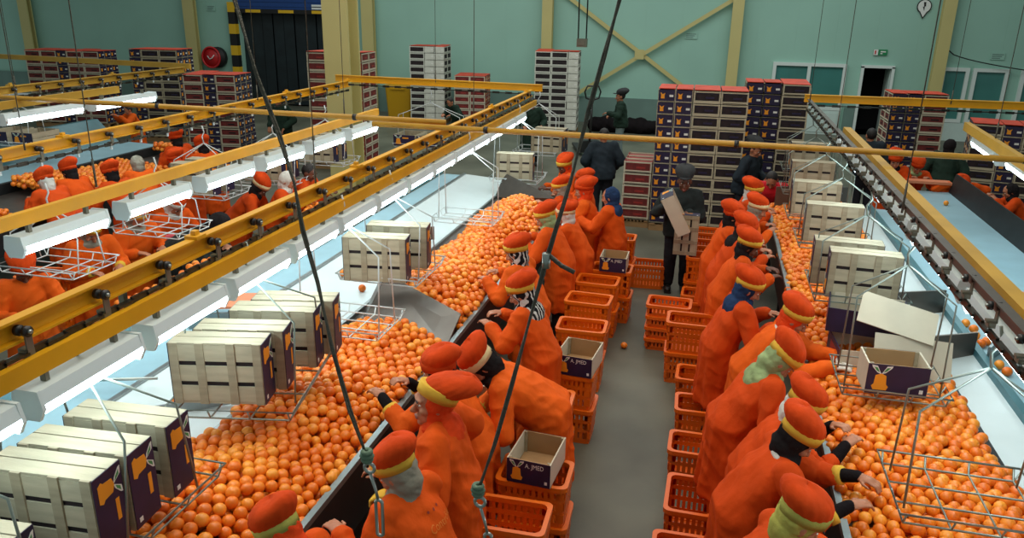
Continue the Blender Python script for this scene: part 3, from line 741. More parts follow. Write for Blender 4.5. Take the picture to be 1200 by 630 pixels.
def plate(t, a, b, z0, z1, th, part, m):
    """upright plate from a to b (xy in the table's frame)"""
    k = MB(); k.bar((a[0], a[1], (z0+z1)/2), (b[0], b[1], (z0+z1)/2), th, z1-z0); return k.build(part, M[m], t)

def conveyors():
    y0, y1 = 1.6, 12.3; ym = (y0+y1)/2
    t = table('sorting_conveyor', 'long white sorting table with the large orange heap below the yellow chain rail', [
        (-1.99, -1.95, .97, .97, 'edge_strip', 'edge', .04), (-1.97, -1.97, .52, .93, 'apron', 'frame_dark', .02),
        (-3.02, -1.99, .93, .88, 'heap_tray', 'steel_dark', .03), (-3.05, -3.02, .97, .97, 'tray_lip', 'steel', .12),
        (-3.86, -3.05, 1.02, .96, 'slide_plate', 'white_plate', .02), (-3.9, -3.86, 1.04, 1.04, 'belt_guide', 'steel', .06),
        (-4.26, -3.9, 1.0, 1.0, 'belt', 'belt', .03), (-4.44, -4.26, 1.2, 1.02, 'side_wall', 'teal', .03), (-4.52, -4.44, 1.2, 1.2, 'wall_cap', 'teal', .24),
        (-5.22, -4.52, .9, .94, 'hand_tray', 'steel_dark', .03), (-5.26, -5.22, .96, .96, 'far_edge_strip', 'edge', .05), (-5.24, -5.24, .55, .92, 'far_apron', 'frame_dark', .02)],
        y0, y1, (-2.05, -3.5, -5.15))
    def P(x, y): return (x, y-ym)
    def slab(name, q, th, m):
        A = [Vector((x, y-ym, z)) for x, y, z in q]; n = (A[1]-A[0]).cross(A[3]-A[0]).normalized()*th
        b = MB(); b.add(A+[v+n for v in A], [(3,2,1,0),(4,5,6,7),(0,1,5,4),(1,2,6,5),(2,3,7,6),(3,0,4,7)]); b.build(name, M[m], t)
    slab('divider_plate', [(-2.85,5.95,.93),(-1.99,5.78,.93),(-1.96,6.1,1.12),(-2.78,6.42,1.3)], .015, 'steel_dark')
    slab('divider_plate', [(-3.0,6.42,.93),(-2.85,5.95,.93),(-2.78,6.42,1.3),(-2.98,6.9,1.22)], .015, 'steel_dark')
    slab('divider_plate', [(-3.05,11.2,.93),(-2.0,10.5,.93),(-1.95,10.3,1.2),(-2.95,11.4,1.27)], .015, 'steel_dark')
    plate(t, P(-3.75,5.55), P(-3.05,5.85), 1.0, 1.16, .02, 'deflector_plate', 'steel_dark')
    plate(t, P(-4.2,5.4), P(-3.7,5.6), 1.0, 1.14, .02, 'deflector_plate', 'steel')
    plate(t, P(-3.1,8.6), P(-3.75,8.25), 1.0, 1.16, .02, 'deflector_plate', 'steel_dark')
    plate(t, P(-3.5,4.05), P(-3.0,4.45), .98, 1.06, .02, 'deflector_plate', 'steel')
    b = MB(); b.box((-3.85, 5.75-ym, 1.17), (.75, .34, .02), 0, Matrix.Rotation(math.radians(18), 3, 'Z')); b.build('gate_cover', M['pink_plate'], t)
    b = MB(); b.tube([P(-4.4,4.1)+(1.1,), P(-3.7,4.35)+(1.1,)], .012, 8); b.build('guide_rod', M['galv'], t)
    # crate side table on the right
    y0, y1 = 2.2, 11.95; ym2 = (y0+y1)/2
    t = table('sorting_conveyor', 'white sorting table with orange heap under the open cartons and double chain rail', [
        (.92, .96, .97, .97, 'edge_strip', 'edge', .04), (.94, .94, .52, .93, 'apron', 'frame_dark', .02),
        (.96, 1.96, .88, .95, 'heap_tray', 'steel_dark', .03), (1.96, 2.0, 1.0, 1.0, 'tray_lip', 'frame_dark', .12),
        (2.0, 2.3, .97, 1.0, 'slide_plate', 'white_plate', .02), (2.3, 2.36, 1.06, 1.06, 'belt_guide', 'teal', .1),
        (2.36, 2.74, 1.0, 1.0, 'belt', 'belt', .03), (2.74, 2.86, 1.02, 1.2, 'side_wall', 'teal', .03)],
        y0, y1, (1.02, 1.9, 2.8))
    def Q(x, y): return (x, y-ym2)
    plate(t, Q(1.0,11.6), Q(2.0,11.9), .9, 1.3, .02, 'divider_plate', 'steel_dark')
    plate(t, Q(1.9,6.55), Q(2.3,6.75), .98, 1.2, .02, 'deflector_plate', 'steel_dark')
    plate(t, Q(1.5,7.4), Q(2.3,7.75), .98, 1.22, .02, 'deflector_plate', 'steel_dark')
    plate(t, Q(2.36,6.6), Q(2.6,6.95), 1.0, 1.14, .02, 'deflector_plate', 'steel')
    # L1 table
    y0, y1 = 4.5, 13.0
    t = table('sorting_conveyor', 'sorting table behind the lamp rail with its own small orange heaps', [
        (-8.75, -8.7, .97, .97, 'edge_strip', 'frame_dark', .05), (-8.72, -8.72, .5, .92, 'apron', 'frame_dark', .02),
        (-9.9, -8.75, .95, .9, 'heap_tray', 'steel_dark', .03), (-9.98, -9.9, 1.1, 1.1, 'heap_wall', 'frame_dark', .2), (-11.2, -9.98, 1.05, 1.02, 'belt', 'belt', .03), (-11.6, -11.2, 1.45, 1.05, 'side_wall', 'teal', .03), (-11.7, -11.6, 1.45, 1.45, 'wall_cap', 'teal', .1)],
        y0, y1, (-8.85, -10.3, -11.6))
    # empty belt R2
    y0, y1 = 8.4, 13.6
    t = table('belt_conveyor', 'empty pale blue belt with dark wall beyond the double chain rail', [
        (2.98, 3.1, 1.16, 1.0, 'side_wall', 'teal', .03), (3.1, 3.78, .98, .98, 'belt', 'belt', .04), (3.78, 3.84, .98, 1.28, 'far_wall', 'frame_dark', .03), (3.84, 4.3, 1.0, 1.0, 'side_shelf', 'frame_dark', .04)],
        y0, y1, (3.1, 3.8))
    b = MB(); b.box((3.45, -2.75, 1.05), (.85, .3, .04)); b.build('end_plate', M['pink_plate'], t)
    b = MB(); b.box((3.35, 2.65, 1.12), (.9, .2, .04)); b.build('head_plate', M['pink_plate'], t)
# ------------------------------------------------------------------ overhead rails
def trolley_mesh():
    b = MB()
    b.cyl((.03, 0, .055), (1,0,0), .034, .03, 12, 0); b.cyl((-.03, 0, .055), (1,0,0), .034, .03, 12, 0)
    b.cyl((.05, 0, .055), (1,0,0), .014, .02, 8, 1); b.cyl((-.05, 0, .055), (1,0,0), .014, .02, 8, 1)
    b.box((.03, 0, -.005), (.012, .05, .12), 2); b.box((0, 0, -.065), (.075, .05, .02), 2)
    b.box((0, 0, -.09), (.05, .075, .04), 2); b.box((0, 0, -.135), (.022, .03, .06), 3)
    return b.mesh('trolley', [M['roller'], M['galv'], M['bracket'], M['lamp_body']])
def chain_mb(b, p0, p1, step=.11):
    a = Vector(p0); d = Vector(p1)-a; n = int(d.length/step); d.normalize()
    for k in range(n):
        c = a+d*(step*(k+.5))
        if k % 2: b.bar(c-d*.06, c+d*.06, .035, .014)
        else: b.bar(c-d*.06, c+d*.06, .014, .035)
def chain_rail(name, label, p0, p1, main='rail', second=True, ntr=.46, flip=1):
    """yellow track with rollers, a chain under it and a lower bar; along +Y"""
    a = Vector(p0); e = Vector(p1); L = (e-a).length
    t = thing(name, label, 'overhead conveyor', a)
    d = (e-a).normalized(); ang = math.atan2(-d.x, d.y)
    t.rotation_euler = (math.asin(max(-1,min(1,d.z))), 0, ang)
    b = MB()
    if second is not None:
        b.bar((-.03*flip, 0, -.035), (-.03*flip, L, -.035), .016, .09); b.bar((-.01*flip, 0, .012), (-.01*flip, L, .012), .055, .012); b.bar((-.012*flip, 0, -.084), (-.012*flip, L, -.084), .05, .012)
        b.build('track', M[main], t)
        for y in np.arange(1.1, L, 2.2):
            b = MB(); b.box((-.01*flip, y, .026), (.08, .09, .02)); b.box((-.01*flip, y, .045), (.03, .04, .03)); b.build('track_joint', M[main], t)
    else:
        b.bar((0, 0, .0), (0, L, .0), .012, .05); b.bar((0, 0, .028), (0, L, .028), .05, .01); b.build('track', M['steel_dark'], t)
    b = MB(); chain_mb(b, (.03*flip, .05, -.135 if second is not None else -.11), (.03*flip, L-.05, -.135 if second is not None else -.11)); b.build('chain', M['chain'], t)
    me = trolley_mesh(); n = int(L/ntr)
    ts = .7 if second is not None else .62
    for i in range(min(n, 60)):
        meshobj('trolley', me, t, (.025*flip, .2+i*ntr, -.075 if second is not None else -.02)).scale = (ts,)*3
    if second:
        b = MB(); b.bar((.06*flip, 0, -.19), (.06*flip, L, -.19), .04, .085); b.build('lower_bar', M[main], t)
        for y in np.arange(.9, L, 1.8):
            b = MB(); b.box((-.03*flip, y, -.13), (.03, .03, .1)); b.box((.0*flip, y, -.17), (.1, .03, .02)); b.build('bar_bracket', M['bracket'], t)
    return t
LAMP = []
def lamp(label, loc, rz=0, group=None, sc=None):
    """fluorescent fitting: white trough with end caps and a lit tube below"""
    if not LAMP:
        t = thing('fluorescent_lamp', label, 'lamp', loc, rz, group)
        b = MB(); prof = [(-.075,-.01),(-.06,.05),(.06,.05),(.075,-.01)]
        V = [(x, -.6, z) for x, z in prof]+[(x, .6, z) for x, z in prof]
        b.add(V, [(0,3,2,1),(4,5,6,7)]+[(i, (i+1) % 4, 4+(i+1) % 4, 4+i) for i in range(4)]); b.build('housing', M['lamp_body'], t)
        for sy in (-1, 1):
            b = MB(); b.prism([(-.079,-.03),(-.05,-.085),(.05,-.085),(.079,-.03),(.063,.056),(-.063,.056)], .035, Matrix.Translation((0, sy*.6+.0175, 0)) @ Matrix.Rotation(PI/2, 4, 'X')); b.build('end_cap', M['lamp_body'], t)
        b = MB(); rings = []
        for y, q in ((-.585,.9),(-.575,1),(.575,1),(.585,.9)):
            rings.append([(.072*q*math.cos(a), y, -.012-.072*q*max(0, math.sin(a))) for a in [PI*j/12 for j in range(13)]])
        b.loft(rings); b.build('diffuser', M['lamp_glow'], t)
        for y in (-.4, .4):
            b = MB(); b.box((0, y, .075), (.03, .04, .06)); b.build('clip', M['bracket'], t)
        LAMP.append(t); t.scale = sc or (1,1,1); return t
    o = dup(LAMP[0], loc, rz, label, group, None, sc or (1,1,1)); return o

def carrier(name, label, x, y, ztop, zbot, w=.72, dp=.44, m='wire_white', rz=0, group=None, rows=4):
    """wire tray hung on a forked hanger"""
    t = thing(name, label, 'wire carrier', (x, y, zbot), rz, group); h = ztop-zbot; r = .0065
    b = MB(); b.tube([(0,0,h-.02),(.02,0,h-.10),(-.015,0,h-.16),(0,0,h-.24)], .008, 6); b.build('hook', M[m], t)
    for sy in (-1, 1):
        b = MB(); yy = sy*dp*.32
        b.tube([(0, 0, h-.24), (-w*.47, yy*.7, h-.46), (-w*.47, yy, .02)], r, 6); b.tube([(0, 0, h-.24), (w*.47, yy*.7, h-.46), (w*.47, yy, .02)], r, 6)
        b.build('hanger_leg', M[m], t)
    b = MB()
    for yy in np.linspace(-dp/2, dp/2, rows): b.tube([(-w/2-.03, yy, .07), (-w/2, yy, 0), (w/2, yy, 0), (w/2+.03, yy, .07)], r*.9, 6)
    for xx in (-w/2, -w/6, w/6, w/2): b.tube([(xx, -dp/2-.03, .06), (xx, -dp/2, 0), (xx, dp/2, 0), (xx, dp/2+.03, .06)], r*.9, 6)
    for zz, ex in ((.065, .03),):
        b.tube([(-w/2-ex,-dp/2-ex,zz),(w/2+ex,-dp/2-ex,zz),(w/2+ex,dp/2+ex,zz),(-w/2-ex,dp/2+ex,zz)], r, 6, closed=True)
    b.build('tray', M[m], t)
    return t

def rails():
    # the long chain rail over the large heap
    chain_rail('chain_rail', 'long yellow chain rail with black rollers running over the large orange heap', (-2.70, .4, 2.42), (-2.90, 12.9, 2.36))
    chain_rail('chain_rail', 'double chain rail over the crate side table, pale yellow beam along it', (1.355, 1.2, 2.42), (1.40, 12.7, 2.4), main='rail_dull', second=None, flip=-1, ntr=.4)
    b = MB(); b.bar((1.50, 1.2, 2.36), (1.55, 9.9, 2.36), .08, .10); tag(b.build('lamp_beam', M['rail_dull']), 'pale yellow beam alongside the double chain rail', 'beam')
    b = MB(); b.bar((-4.2, 1.8, 2.355), (-4.2, 9.55, 2.355), .05, .085); tag(b.build('lamp_beam', M['rail']), 'bright yellow lamp beam crossing above the inner picking row', 'beam')
    chain_rail('chain_rail', 'yellow chain rail behind the lamp beam, running up to the wide pillar', (-5.72, 2.8, 2.46), (-6.1, 12.75, 2.40), second=False)
    b = MB(); b.bar((-7.9, 6.2, 2.5), (-7.98, 9.4, 2.5), .05, .09); tag(b.build('lamp_beam', M['rail_dull']), 'yellow lamp beam over the last table, lowest of the distant rails', 'beam')
    chain_rail('chain_rail', 'short distant chain rail before the low pallet stacks, middle of three', (-9.6, 8.2, 2.48), (-9.95, 13.6, 2.44), main='rail_dull', second=False)
    b = MB(); b.bar((-15.7, 14.75, 2.42), (-9.9, 13.7, 2.46), .05, .1); tag(b.build('cross_rail', M['rail_dull']), 'topmost distant yellow rail before the low pallet stacks', 'rail')
    # cross rails
    for lab, a, e in (('yellow cross rail from the wide pillar to the bend of the long chain rail', (-6.45, 12.95, 2.43), (-2.75, 12.98, 2.40)),
                      ('yellow cross rail in front of the office doors', (1.35, 12.85, 2.43), (8.5, 13.3, 2.42))):
        b = MB(); b.bar(a, e, .04, .1); b.bar((a[0], a[1], a[2]+.05), (e[0], e[1], e[2]+.05), .08, .012); b.bar((a[0], a[1], a[2]-.05), (e[0], e[1], e[2]-.05), .08, .012)
        o = thing('cross_rail', lab, 'rail', (0,0,0)); b.build('track', M['rail'], o)
        c = MB(); chain_mb(c, (a[0]+.2, a[1]+.05, a[2]-.11), (e[0]-.2, e[1]+.05, e[2]-.11)); c.build('chain', M['chain'], o)
    # ochre pipes across the hall
    for lab, pts in (('ochre pipe spanning the hall above the tables, long piece', [(-12, 7.75, 2.56), (-2.6, 7.6, 2.56)]),
                     ('ochre pipe spanning the aisle in front of the man with crates', [(-3.35, 7.5, 2.52), (8, 7.62, 2.5)])):
        b = MB(); b.tube(pts, .028, 10)
        o = thing('ceiling_pipe', lab, 'pipe', (0,0,0)); b.build('tube', M['pipe'], o)
        for xx in np.arange(pts[0][0]+1.2, pts[1][0], 2.4):
            b = MB(); q = (xx-pts[0][0])/(pts[1][0]-pts[0][0]); p = Vector(pts[0]).lerp(Vector(pts[1]), q); b.tube([p+Vector((-.02,0,0)), p+Vector((.02,0,0))], .034, 10); b.build('pipe_clamp', M['roller'], o)
    # lamps
    g1 = 'lamps under the long chain rail'
    names = ['first', 'second', 'third', 'fourth', 'fifth', 'sixth', 'seventh', 'eighth', 'ninth', 'tenth', 'eleventh', 'twelfth', 'thirteenth', 'fourteenth']
    for k in range(14):
        y = 1.95+k*.74
        lamp('lit white lamp under the long chain rail, %s along the heap' % names[k], (-2.64-.016*y, y, 2.082), .016, g1, sc=(1, .53, 1))
    g2 = 'lamps under the bright lamp beam'
    for k in range(8):
        y = 2.3+k*.96
        lamp('lit white tube lamp under the bright yellow lamp beam, %s from the near end' % names[k], (-4.2, y, 2.207), 0, g2, sc=(1, .62, 1))
    g3 = 'lamps under the pale beam'
    for k in range(6):
        y = 2.6+k*1.36
        lamp('lit lamp under the pale beam of the crate side table, %s from near end' % names[k], (1.495+.005*y, y, 2.205), -.005, g3)
    for k in range(3):
        lamp('lit tube lamp over the last table, %s from its near end' % names[k], (-7.92, 6.6+k*1.4, 2.36), 0, 'lamps over the last table')
    b = MB(); b.bar((2.75, 7.6, 2.42), (3.0, 10.6, 2.4), .06, .1); tag(b.build('lamp_beam', M['rail_dull']), 'yellow beam above the outer edge of the empty belt', 'beam')
    for k in range(2): lamp('lit tube lamp above the outer edge of the empty belt, %s' % ('near one', 'far one')[k], (3.0+.05*k, 8.4+k*1.4, 2.26), -.08, 'lamps over the empty belt')
    # suspension wires
    W = [(-2.8, 5.2), (-2.85, 9.4), (-4.2, 4.6), (-4.2, 8.6), (-5.8, 5.6), (-5.95, 9.6), (1.3, 5.6), (1.4, 9.6), (1.38, 12.4), (3.4, 12.95), (5.2, 13.05), (-9.7, 9.4), (-4.6, 12.95), (2.9, 9.2)]
    for i, (x, y) in enumerate(W):
        b = MB(); b.tube([(x, y, 2.44), (x+.02, y+.02, 8)], .0042, 5)
        b.tube([(x, y, 2.42), (x, y, 2.62)], .008, 6)
        tag(b.build('suspension_wire', M['rope']), ['thin dark wire holding up %s' % s for s in ('the long chain rail at its near half','the long chain rail past the ochre pipe','the bright lamp beam near the hooks','the bright lamp beam near its far end','the chain rail behind the lamp beam, near half','the chain rail behind the lamp beam, far half','the double chain rail, near half','the double chain rail, past the pipe','the double chain rail at its far bend','the office cross rail near the red crate pallet','the office cross rail near the teal windows','the middle distant chain rail','the pillar cross rail','the beam above the empty belt')][i], 'wire', 'suspension wires')
    # twin cable with a socket box above the white crate stack
    t = thing('drop_cable', 'pair of dark cables ending in a small box above the white crate stack', 'cable', (-3.95, 24.2, 2.55))
    b = MB(); b.tube([(-.12, 0, .2), (-.2, 0, 6)], .022, 6); b.tube([(.12, 0, .2), (.1, 0, 6)], .022, 6); b.build('cable', M['hazard_k'], t)
    b = MB(); b.box((0, 0, .1), (.3, .2, .24)); b.box((0, -.11, .1), (.2, .02, .12)); b.build('socket_box', M['bracket'], t)

# ------------------------------------------------------------------ wooden crates with printed navy ends
def logo(b, Mx, s=1., mo=0, mg=1, mw=2):
    """orange fruit with pale leaves, and a short bar, extruded thinly on the plane of Mx"""
    fr = [(-.045,-.07),(.05,-.07),(.062,-.045),(.045,-.03),(.038,.03),(.0,.045),(-.04,.03),(-.045,-.03),(-.06,-.045)]
    b.prism([(x*s, y*s) for x, y in fr], .0022, Mx, mo)
    for sx in (-1, 1):
        lf = [(0,.04),(.03*sx,.05),(.07*sx,.085),(.075*sx,.1),(.035*sx,.095)]
        if sx < 0: lf = lf[::-1]
        b.prism([(x*s, y*s) for x, y in lf], .0020, Mx, mw)
        li = [(.012*sx,.052),(.035*sx,.06),(.06*sx,.087),(.035*sx,.085)]
        if sx < 0: li = li[::-1]
        b.prism([(x*s, y*s) for x, y in li], .0026, Mx, mg)

CR = {}
def crate(label, loc, rot=(0,0,0), group=None, L=.56, W=.40, H=.19, text=False, kind='wood', scale=None, name='fruit_crate'):
    """open top crate, origin at its base centre: slatted bottom, pale long sides, navy printed ends (at +-x)"""
    key = (kind, text)
    if key not in CR:
        t = thing(name, label, 'crate', loc, 0, group)
        th = .012
        b = MB()
        # bottom: three boards lengthwise with two gaps, battens across
        for k in range(3): b.box((0, -W/2+W/6+k*W/3, .012), (L-.01, W/3-.03, .009))
        for x in (-L/2+.03, -L/6, L/6, L/2-.03): b.box((x, 0, .004), (.05, W, .012), 1)
        b.build('slatted_bottom', [M['wood'], M['wood2']], t)
        b = MB(); b.box((0, 0, .0195), (L-.03, W-.03, .004)); b.build('board_or_shade_sheet', M['board' if kind == 'carton' else 'inside'], t)  # cartons: brown board; wooden crates: added dark sheet painting shade in the slat gaps
        wm = 'board_white' if kind == 'carton' else 'wood'
        for sy in (-1, 1):
            b = MB()
            if kind == 'carton': b.box((0, sy*(W/2-th/2), H/2), (L, th, H-.004))
            else:
                b.box((0, sy*(W/2-th/2), .055), (L, th, .09)); b.box((0, sy*(W/2-th/2), .148), (L, th, .078))
            b.build('long_side', M[wm], t)
        for sx in (-1, 1):
            b = MB(); b.box((sx*(L/2-.008), 0, H/2), (.014, W-.026, H-.006)); e = b.build('end_panel', M['board' if kind == 'carton' else 'wood2'], t)
            b = MB(); b.box((sx*(L/2+.0016), 0, H/2), (.004, W-.004, H-.004)); pn = b.build('printed_card', M['navy'], t)
            b = MB(); R = Matrix(((0,0,1*sx),(1*sx,0,0),(0,1,0))).to_4x4()   # local x -> y, y -> z, z -> outwards
            logo(b, Matrix.Translation((sx*(L/2+.0032), sx*-W*.27, H*.48)) @ R, .9)
            b.build('fruit_print', [M['print_orange'], M['print_green'], M['print_white'], M['print_white'], M['navy']], pn)
            b = MB(); b.prism([(-.012,-.012),(.012,-.012),(.012,.012),(-.012,.012)], .002, Matrix.Translation((sx*(L/2+.0032), sx*(W*.4), H*.2)) @ R); b.build('white_tag', M['print_white'], pn)
            if kind != 'carton':
                b = MB(); b.prism([(-.01,-.012),(.10,-.012),(.10,.012),(-.01,.012)], .002, Matrix.Translation((sx*(L/2+.0032), sx*(-W*.05), H*.72)) @ R); b.build('text_bar', M['print_orange'], pn)
            if text:
                cu = bpy.data.curves.new('t', 'FONT'); cu.body = 'A. JMED'; cu.size = .05; cu.extrude = .001; cu.resolution_u = 2
                o = bpy.data.objects.new('t', cu); COL.objects.link(o); dg = bpy.context.evaluated_depsgraph_get()
                tm = bpy.data.meshes.new_from_object(o.evaluated_get(dg), depsgraph=dg); bpy.data.objects.remove(o)
                tm.transform(Matrix.Translation((sx*(L/2+.0042), sx*(-W*.08), H*.7)) @ R); tm.materials.clear(); tm.materials.append(M['print_white'])
                meshobj('print_text', tm, pn)
        for sx in (-1, 1):
            for sy in (-1, 1):
                b = MB(); b.box((sx*(L/2-.03), sy*(W/2-.025), H/2), (.024, .024, H)); b.build('corner_post', M['wood2'], t)
        CR[key] = t; t.rotation_euler = rot
        if scale: t.scale = scale
        return t
    return dup(CR[key], loc, 0, label, group, rot, scale)

def standing(label, x, y, zb, rz, group=None, W=.40, flip=0):
    """a crate stood on its long side with its slatted bottom facing the camera (-y)"""
    # tip: local z -> +y, local y -> up
    e = (Matrix.Rotation(rz, 4, 'Z') @ Matrix(((1,0,0,0),(0,0,1,0),(0,-1,0,0),(0,0,0,1)))).to_euler() if not flip else (Matrix.Rotation(rz, 4, 'Z') @ Matrix(((-1,0,0,0),(0,0,1,0),(0,1,0,0),(0,0,0,1)))).to_euler()
    return crate(label, (x, y, zb+W/2), tuple(e), group)

def hung():
    A = math.radians
    # carriers along the long chain rail
    carrier('wire_carrier', 'wire carrier holding three crates beside the white slide plate', -2.72, 2.72, 2.3, 1.30, dp=.8, m='wire_grey')
    for k, (y, f) in enumerate(((2.36, 0), (2.57, 1), (2.84, 0))):
        standing(['wooden crate with slatted bottom facing out, first of three in the first wire carrier', 'wooden crate with upside down fruit print, middle of three in the first carrier', 'wooden crate with upright fruit print on navy end, last of three in first carrier'][k], -2.72+.005*k, y, 1.325, A(4), 'crates in the first carrier', flip=f)
    carrier('wire_carrier', 'wire carrier mostly cut off at the lower corner, holding one tan topped crate', -2.86, 1.95, 2.3, 1.15, dp=.5, m='wire_grey')
    standing('tan topped crate of which only a board corner shows below the slatted crates', -2.90, 2.03, 1.18, A(4))
    carrier('wire_carrier', 'wire carrier under the four tilted crates with dark slat gaps', -2.72, 4.12, 2.3, 1.33, dp=1.0, m='wire_grey', rz=A(12))
    for k, (y, x) in enumerate(((3.72, -2.74), (3.94, -2.72), (4.28, -2.69), (4.5, -2.66))):
        standing('wooden crate in the second carrier with six dark slat gaps, %s of four' % ('first', 'second', 'third', 'last')[k], x, y, 1.36, A(13), 'crates in the second carrier', flip=k % 2)
    carrier('wire_carrier', 'empty white wire carrier hanging before the steel divider plate', -2.72, 5.45, 2.3, 1.2, dp=.5)
    carrier('wire_carrier', 'wire carrier with two crates above the upper orange heap', -2.74, 6.45, 2.3, 1.33, dp=.7)
    for k, (y, x) in enumerate(((6.05, -2.74), (6.47, -2.70))):
        standing('wooden crate with fruit printed navy end in the carrier above the upper heap, %s one' % ('front', 'rear')[k], x, y, 1.36, A(9), 'crates over the upper heap', flip=k)
    carrier('wire_carrier', 'empty thin wire carrier over the far white slide plate', -2.76, 8.9, 2.3, 1.2, dp=.44)
    carrier('wire_carrier', 'wire carrier with a pale crate at the far end of the long heap', -2.80, 11.6, 2.3, 1.15, dp=.6)
    standing('pale wooden crate with six slat gaps at the far end of the long heap', -2.8, 11.35, 1.18, A(6))
    # carriers on the cross rail
    carrier('wire_carrier', 'wire carrier with two crates behind the ochre pipe by the white stack', -2.95, 13.7, 2.3, 1.2, dp=.6)
    for k, y in enumerate((13.45, 13.75)): standing('pale slatted crate behind the ochre pipe by the white stack, %s of pair' % ('front', 'rear')[k], -2.75, y, 1.23, A(-4), 'crates by the white stack')
    carrier('wire_carrier', 'wire carrier with three navy crates on the pillar cross rail', -4.75, 13.1, 2.3, 1.3, dp=.5, w=1.2)
    for k in range(3): crate('navy ended crate on the pillar cross rail carrier, %s of three' % ('first', 'middle', 'last')[k], (-5.15+k*.43, 13.1, 1.33), (0, 0, PI/2), 'crates on the pillar cross rail')
    # inner row carriers
    carrier('wire_carrier', 'empty white wire carrier in front of the worker with dark face', -5.5, 5.45, 2.2, 1.42, dp=.5, w=.74)
    carrier('wire_carrier', 'empty white wire carrier over the loose grey head wrap', -5.42, 6.75, 2.2, 1.42, dp=.5, w=.74)
    for i, (y, x, lab) in enumerate(((8.75, -6.3, 'above the dark coated worker'), (9.75, -5.9, 'above the white scarf worker'), (11.2, -5.85, 'beside the wide pillar'))):
        carrier('wire_carrier', 'white wire carrier with a pair of navy crates %s' % lab, x+.05, y, 2.2, 1.3, dp=.55, w=.8)
        for k in range(2): standing('navy ended crate with orange star print %s, %s of pair' % (lab, ('front', 'rear')[k]), x, y-.26+k*.3, 1.33, A(3), 'crate pairs over the inner row', flip=k)
    carrier('wire_carrier', 'wire carrier with navy crates beyond the last table', -11.1, 10.6, 2.3, 1.4, dp=.6, w=.9)
    for k in range(2): crate('crate with pale top and navy end beyond the last table, %s one' % ('near', 'far')[k], (-11.2+k*.5, 10.6, 1.43), (0,0,PI/2), 'crates beyond the last table')
    # carriers of the crate side table
    carrier('wire_carrier', 'empty galvanised wire carrier above the front of the crate side heap', 1.44, 3.95, 2.3, 1.3, dp=.55, w=.66, m='wire_grey', rows=4)
    carrier('wire_carrier', 'galvanised wire carrier holding the open navy carton', 1.4, 5.6, 2.3, 1.16, dp=.5, w=.66, m='wire_grey')
    crate('open navy carton with fruit print facing the camera, hanging in a galvanised carrier', (1.40, 5.5, 1.19), (0, 0, -PI/2+A(2)), None, kind='carton', scale=(.5, 1, 1.2))
    carrier('wire_carrier', 'galvanised wire carrier holding two pale crates over the crate side heap', 1.36, 7.0, 2.3, 1.36, dp=.6, m='wire_grey')
    for k, (x, y) in enumerate(((1.36, 6.72), (1.27, 7.05))): standing('pale crate with slat gaps in the carrier behind the open cartons, %s one' % ('front', 'rear')[k], x, y, 1.39, A(-3), 'crates over the crate side heap')
    carrier('wire_carrier', 'galvanised wire carrier with one crate third from the open carton', 1.38, 8.6, 2.3, 1.35, dp=.5, m='wire_grey')
    standing('pale tall crate alone in its carrier beyond the pair of crates', 1.34, 8.5, 1.38, A(-3))
    carrier('wire_carrier', 'galvanised wire carrier with a tan crate near the far plate', 1.38, 10.0, 2.3, 1.3, dp=.5, m='wire_grey')
    standing('tan crate with two small marks before the last white crates', 1.32, 9.9, 1.33, A(-2))
    carrier('wire_carrier', 'galvanised wire carrier with a white topped crate under the ochre pipe', 1.42, 11.4, 2.3, 1.3, dp=.5, m='wire_grey')
    standing('white topped crate just under the ochre pipe', 1.42, 11.3, 1.33, A(-2))
    standing('pale crate just above the ochre pipe, last of the crate side row', 1.5, 12.5, 1.4, A(-2)); carrier('wire_carrier', 'last galvanised carrier below the bend of the double chain rail', 1.5, 12.6, 2.3, 1.37, dp=.5, m='wire_grey')
    # two open cartons with flaps on the crate side table
    for i, (x, y, z, rz, lab) in enumerate(((1.42, 6.28, 1.0, A(4), 'open carton with pale inner flap resting behind the hanging navy carton, lower one'), (1.38, 6.5, 1.24, A(-8), 'open carton with navy side and raised pale flap, lying on the lower one'))):
        t = thing('open_carton', lab, 'carton', (x, y, z), rz)
        b = MB(); L, W, H = .58, .42, .2
        b.box((0,0,.006), (L,W,.012)); b.box((0,-W/2,H/2), (L,.01,H), 1 if i else 0); b.box((0,W/2,H/2), (L,.01,H)); b.box((-L/2,0,H/2), (.01,W,H), 1); b.box((L/2,0,H/2), (.01,W,H), 1)
        b.build('box_body', [M['board_white'], M['navy']], t)
        b = MB(); b.box((.2, -W/2-.1, H+.03), (.56, .3, .008), 0, Matrix.Rotation(A(12 if i else 4), 3, 'Y') @ Matrix.Rotation(A(34 if i else 62), 3, 'X')); b.build('flap', M['board_white'], t)
        b = MB(); b.box((-L/2-.002, 0, H/2), (.008, W*.5, H*.6)); b.build('side_print', M['card_red'], t)

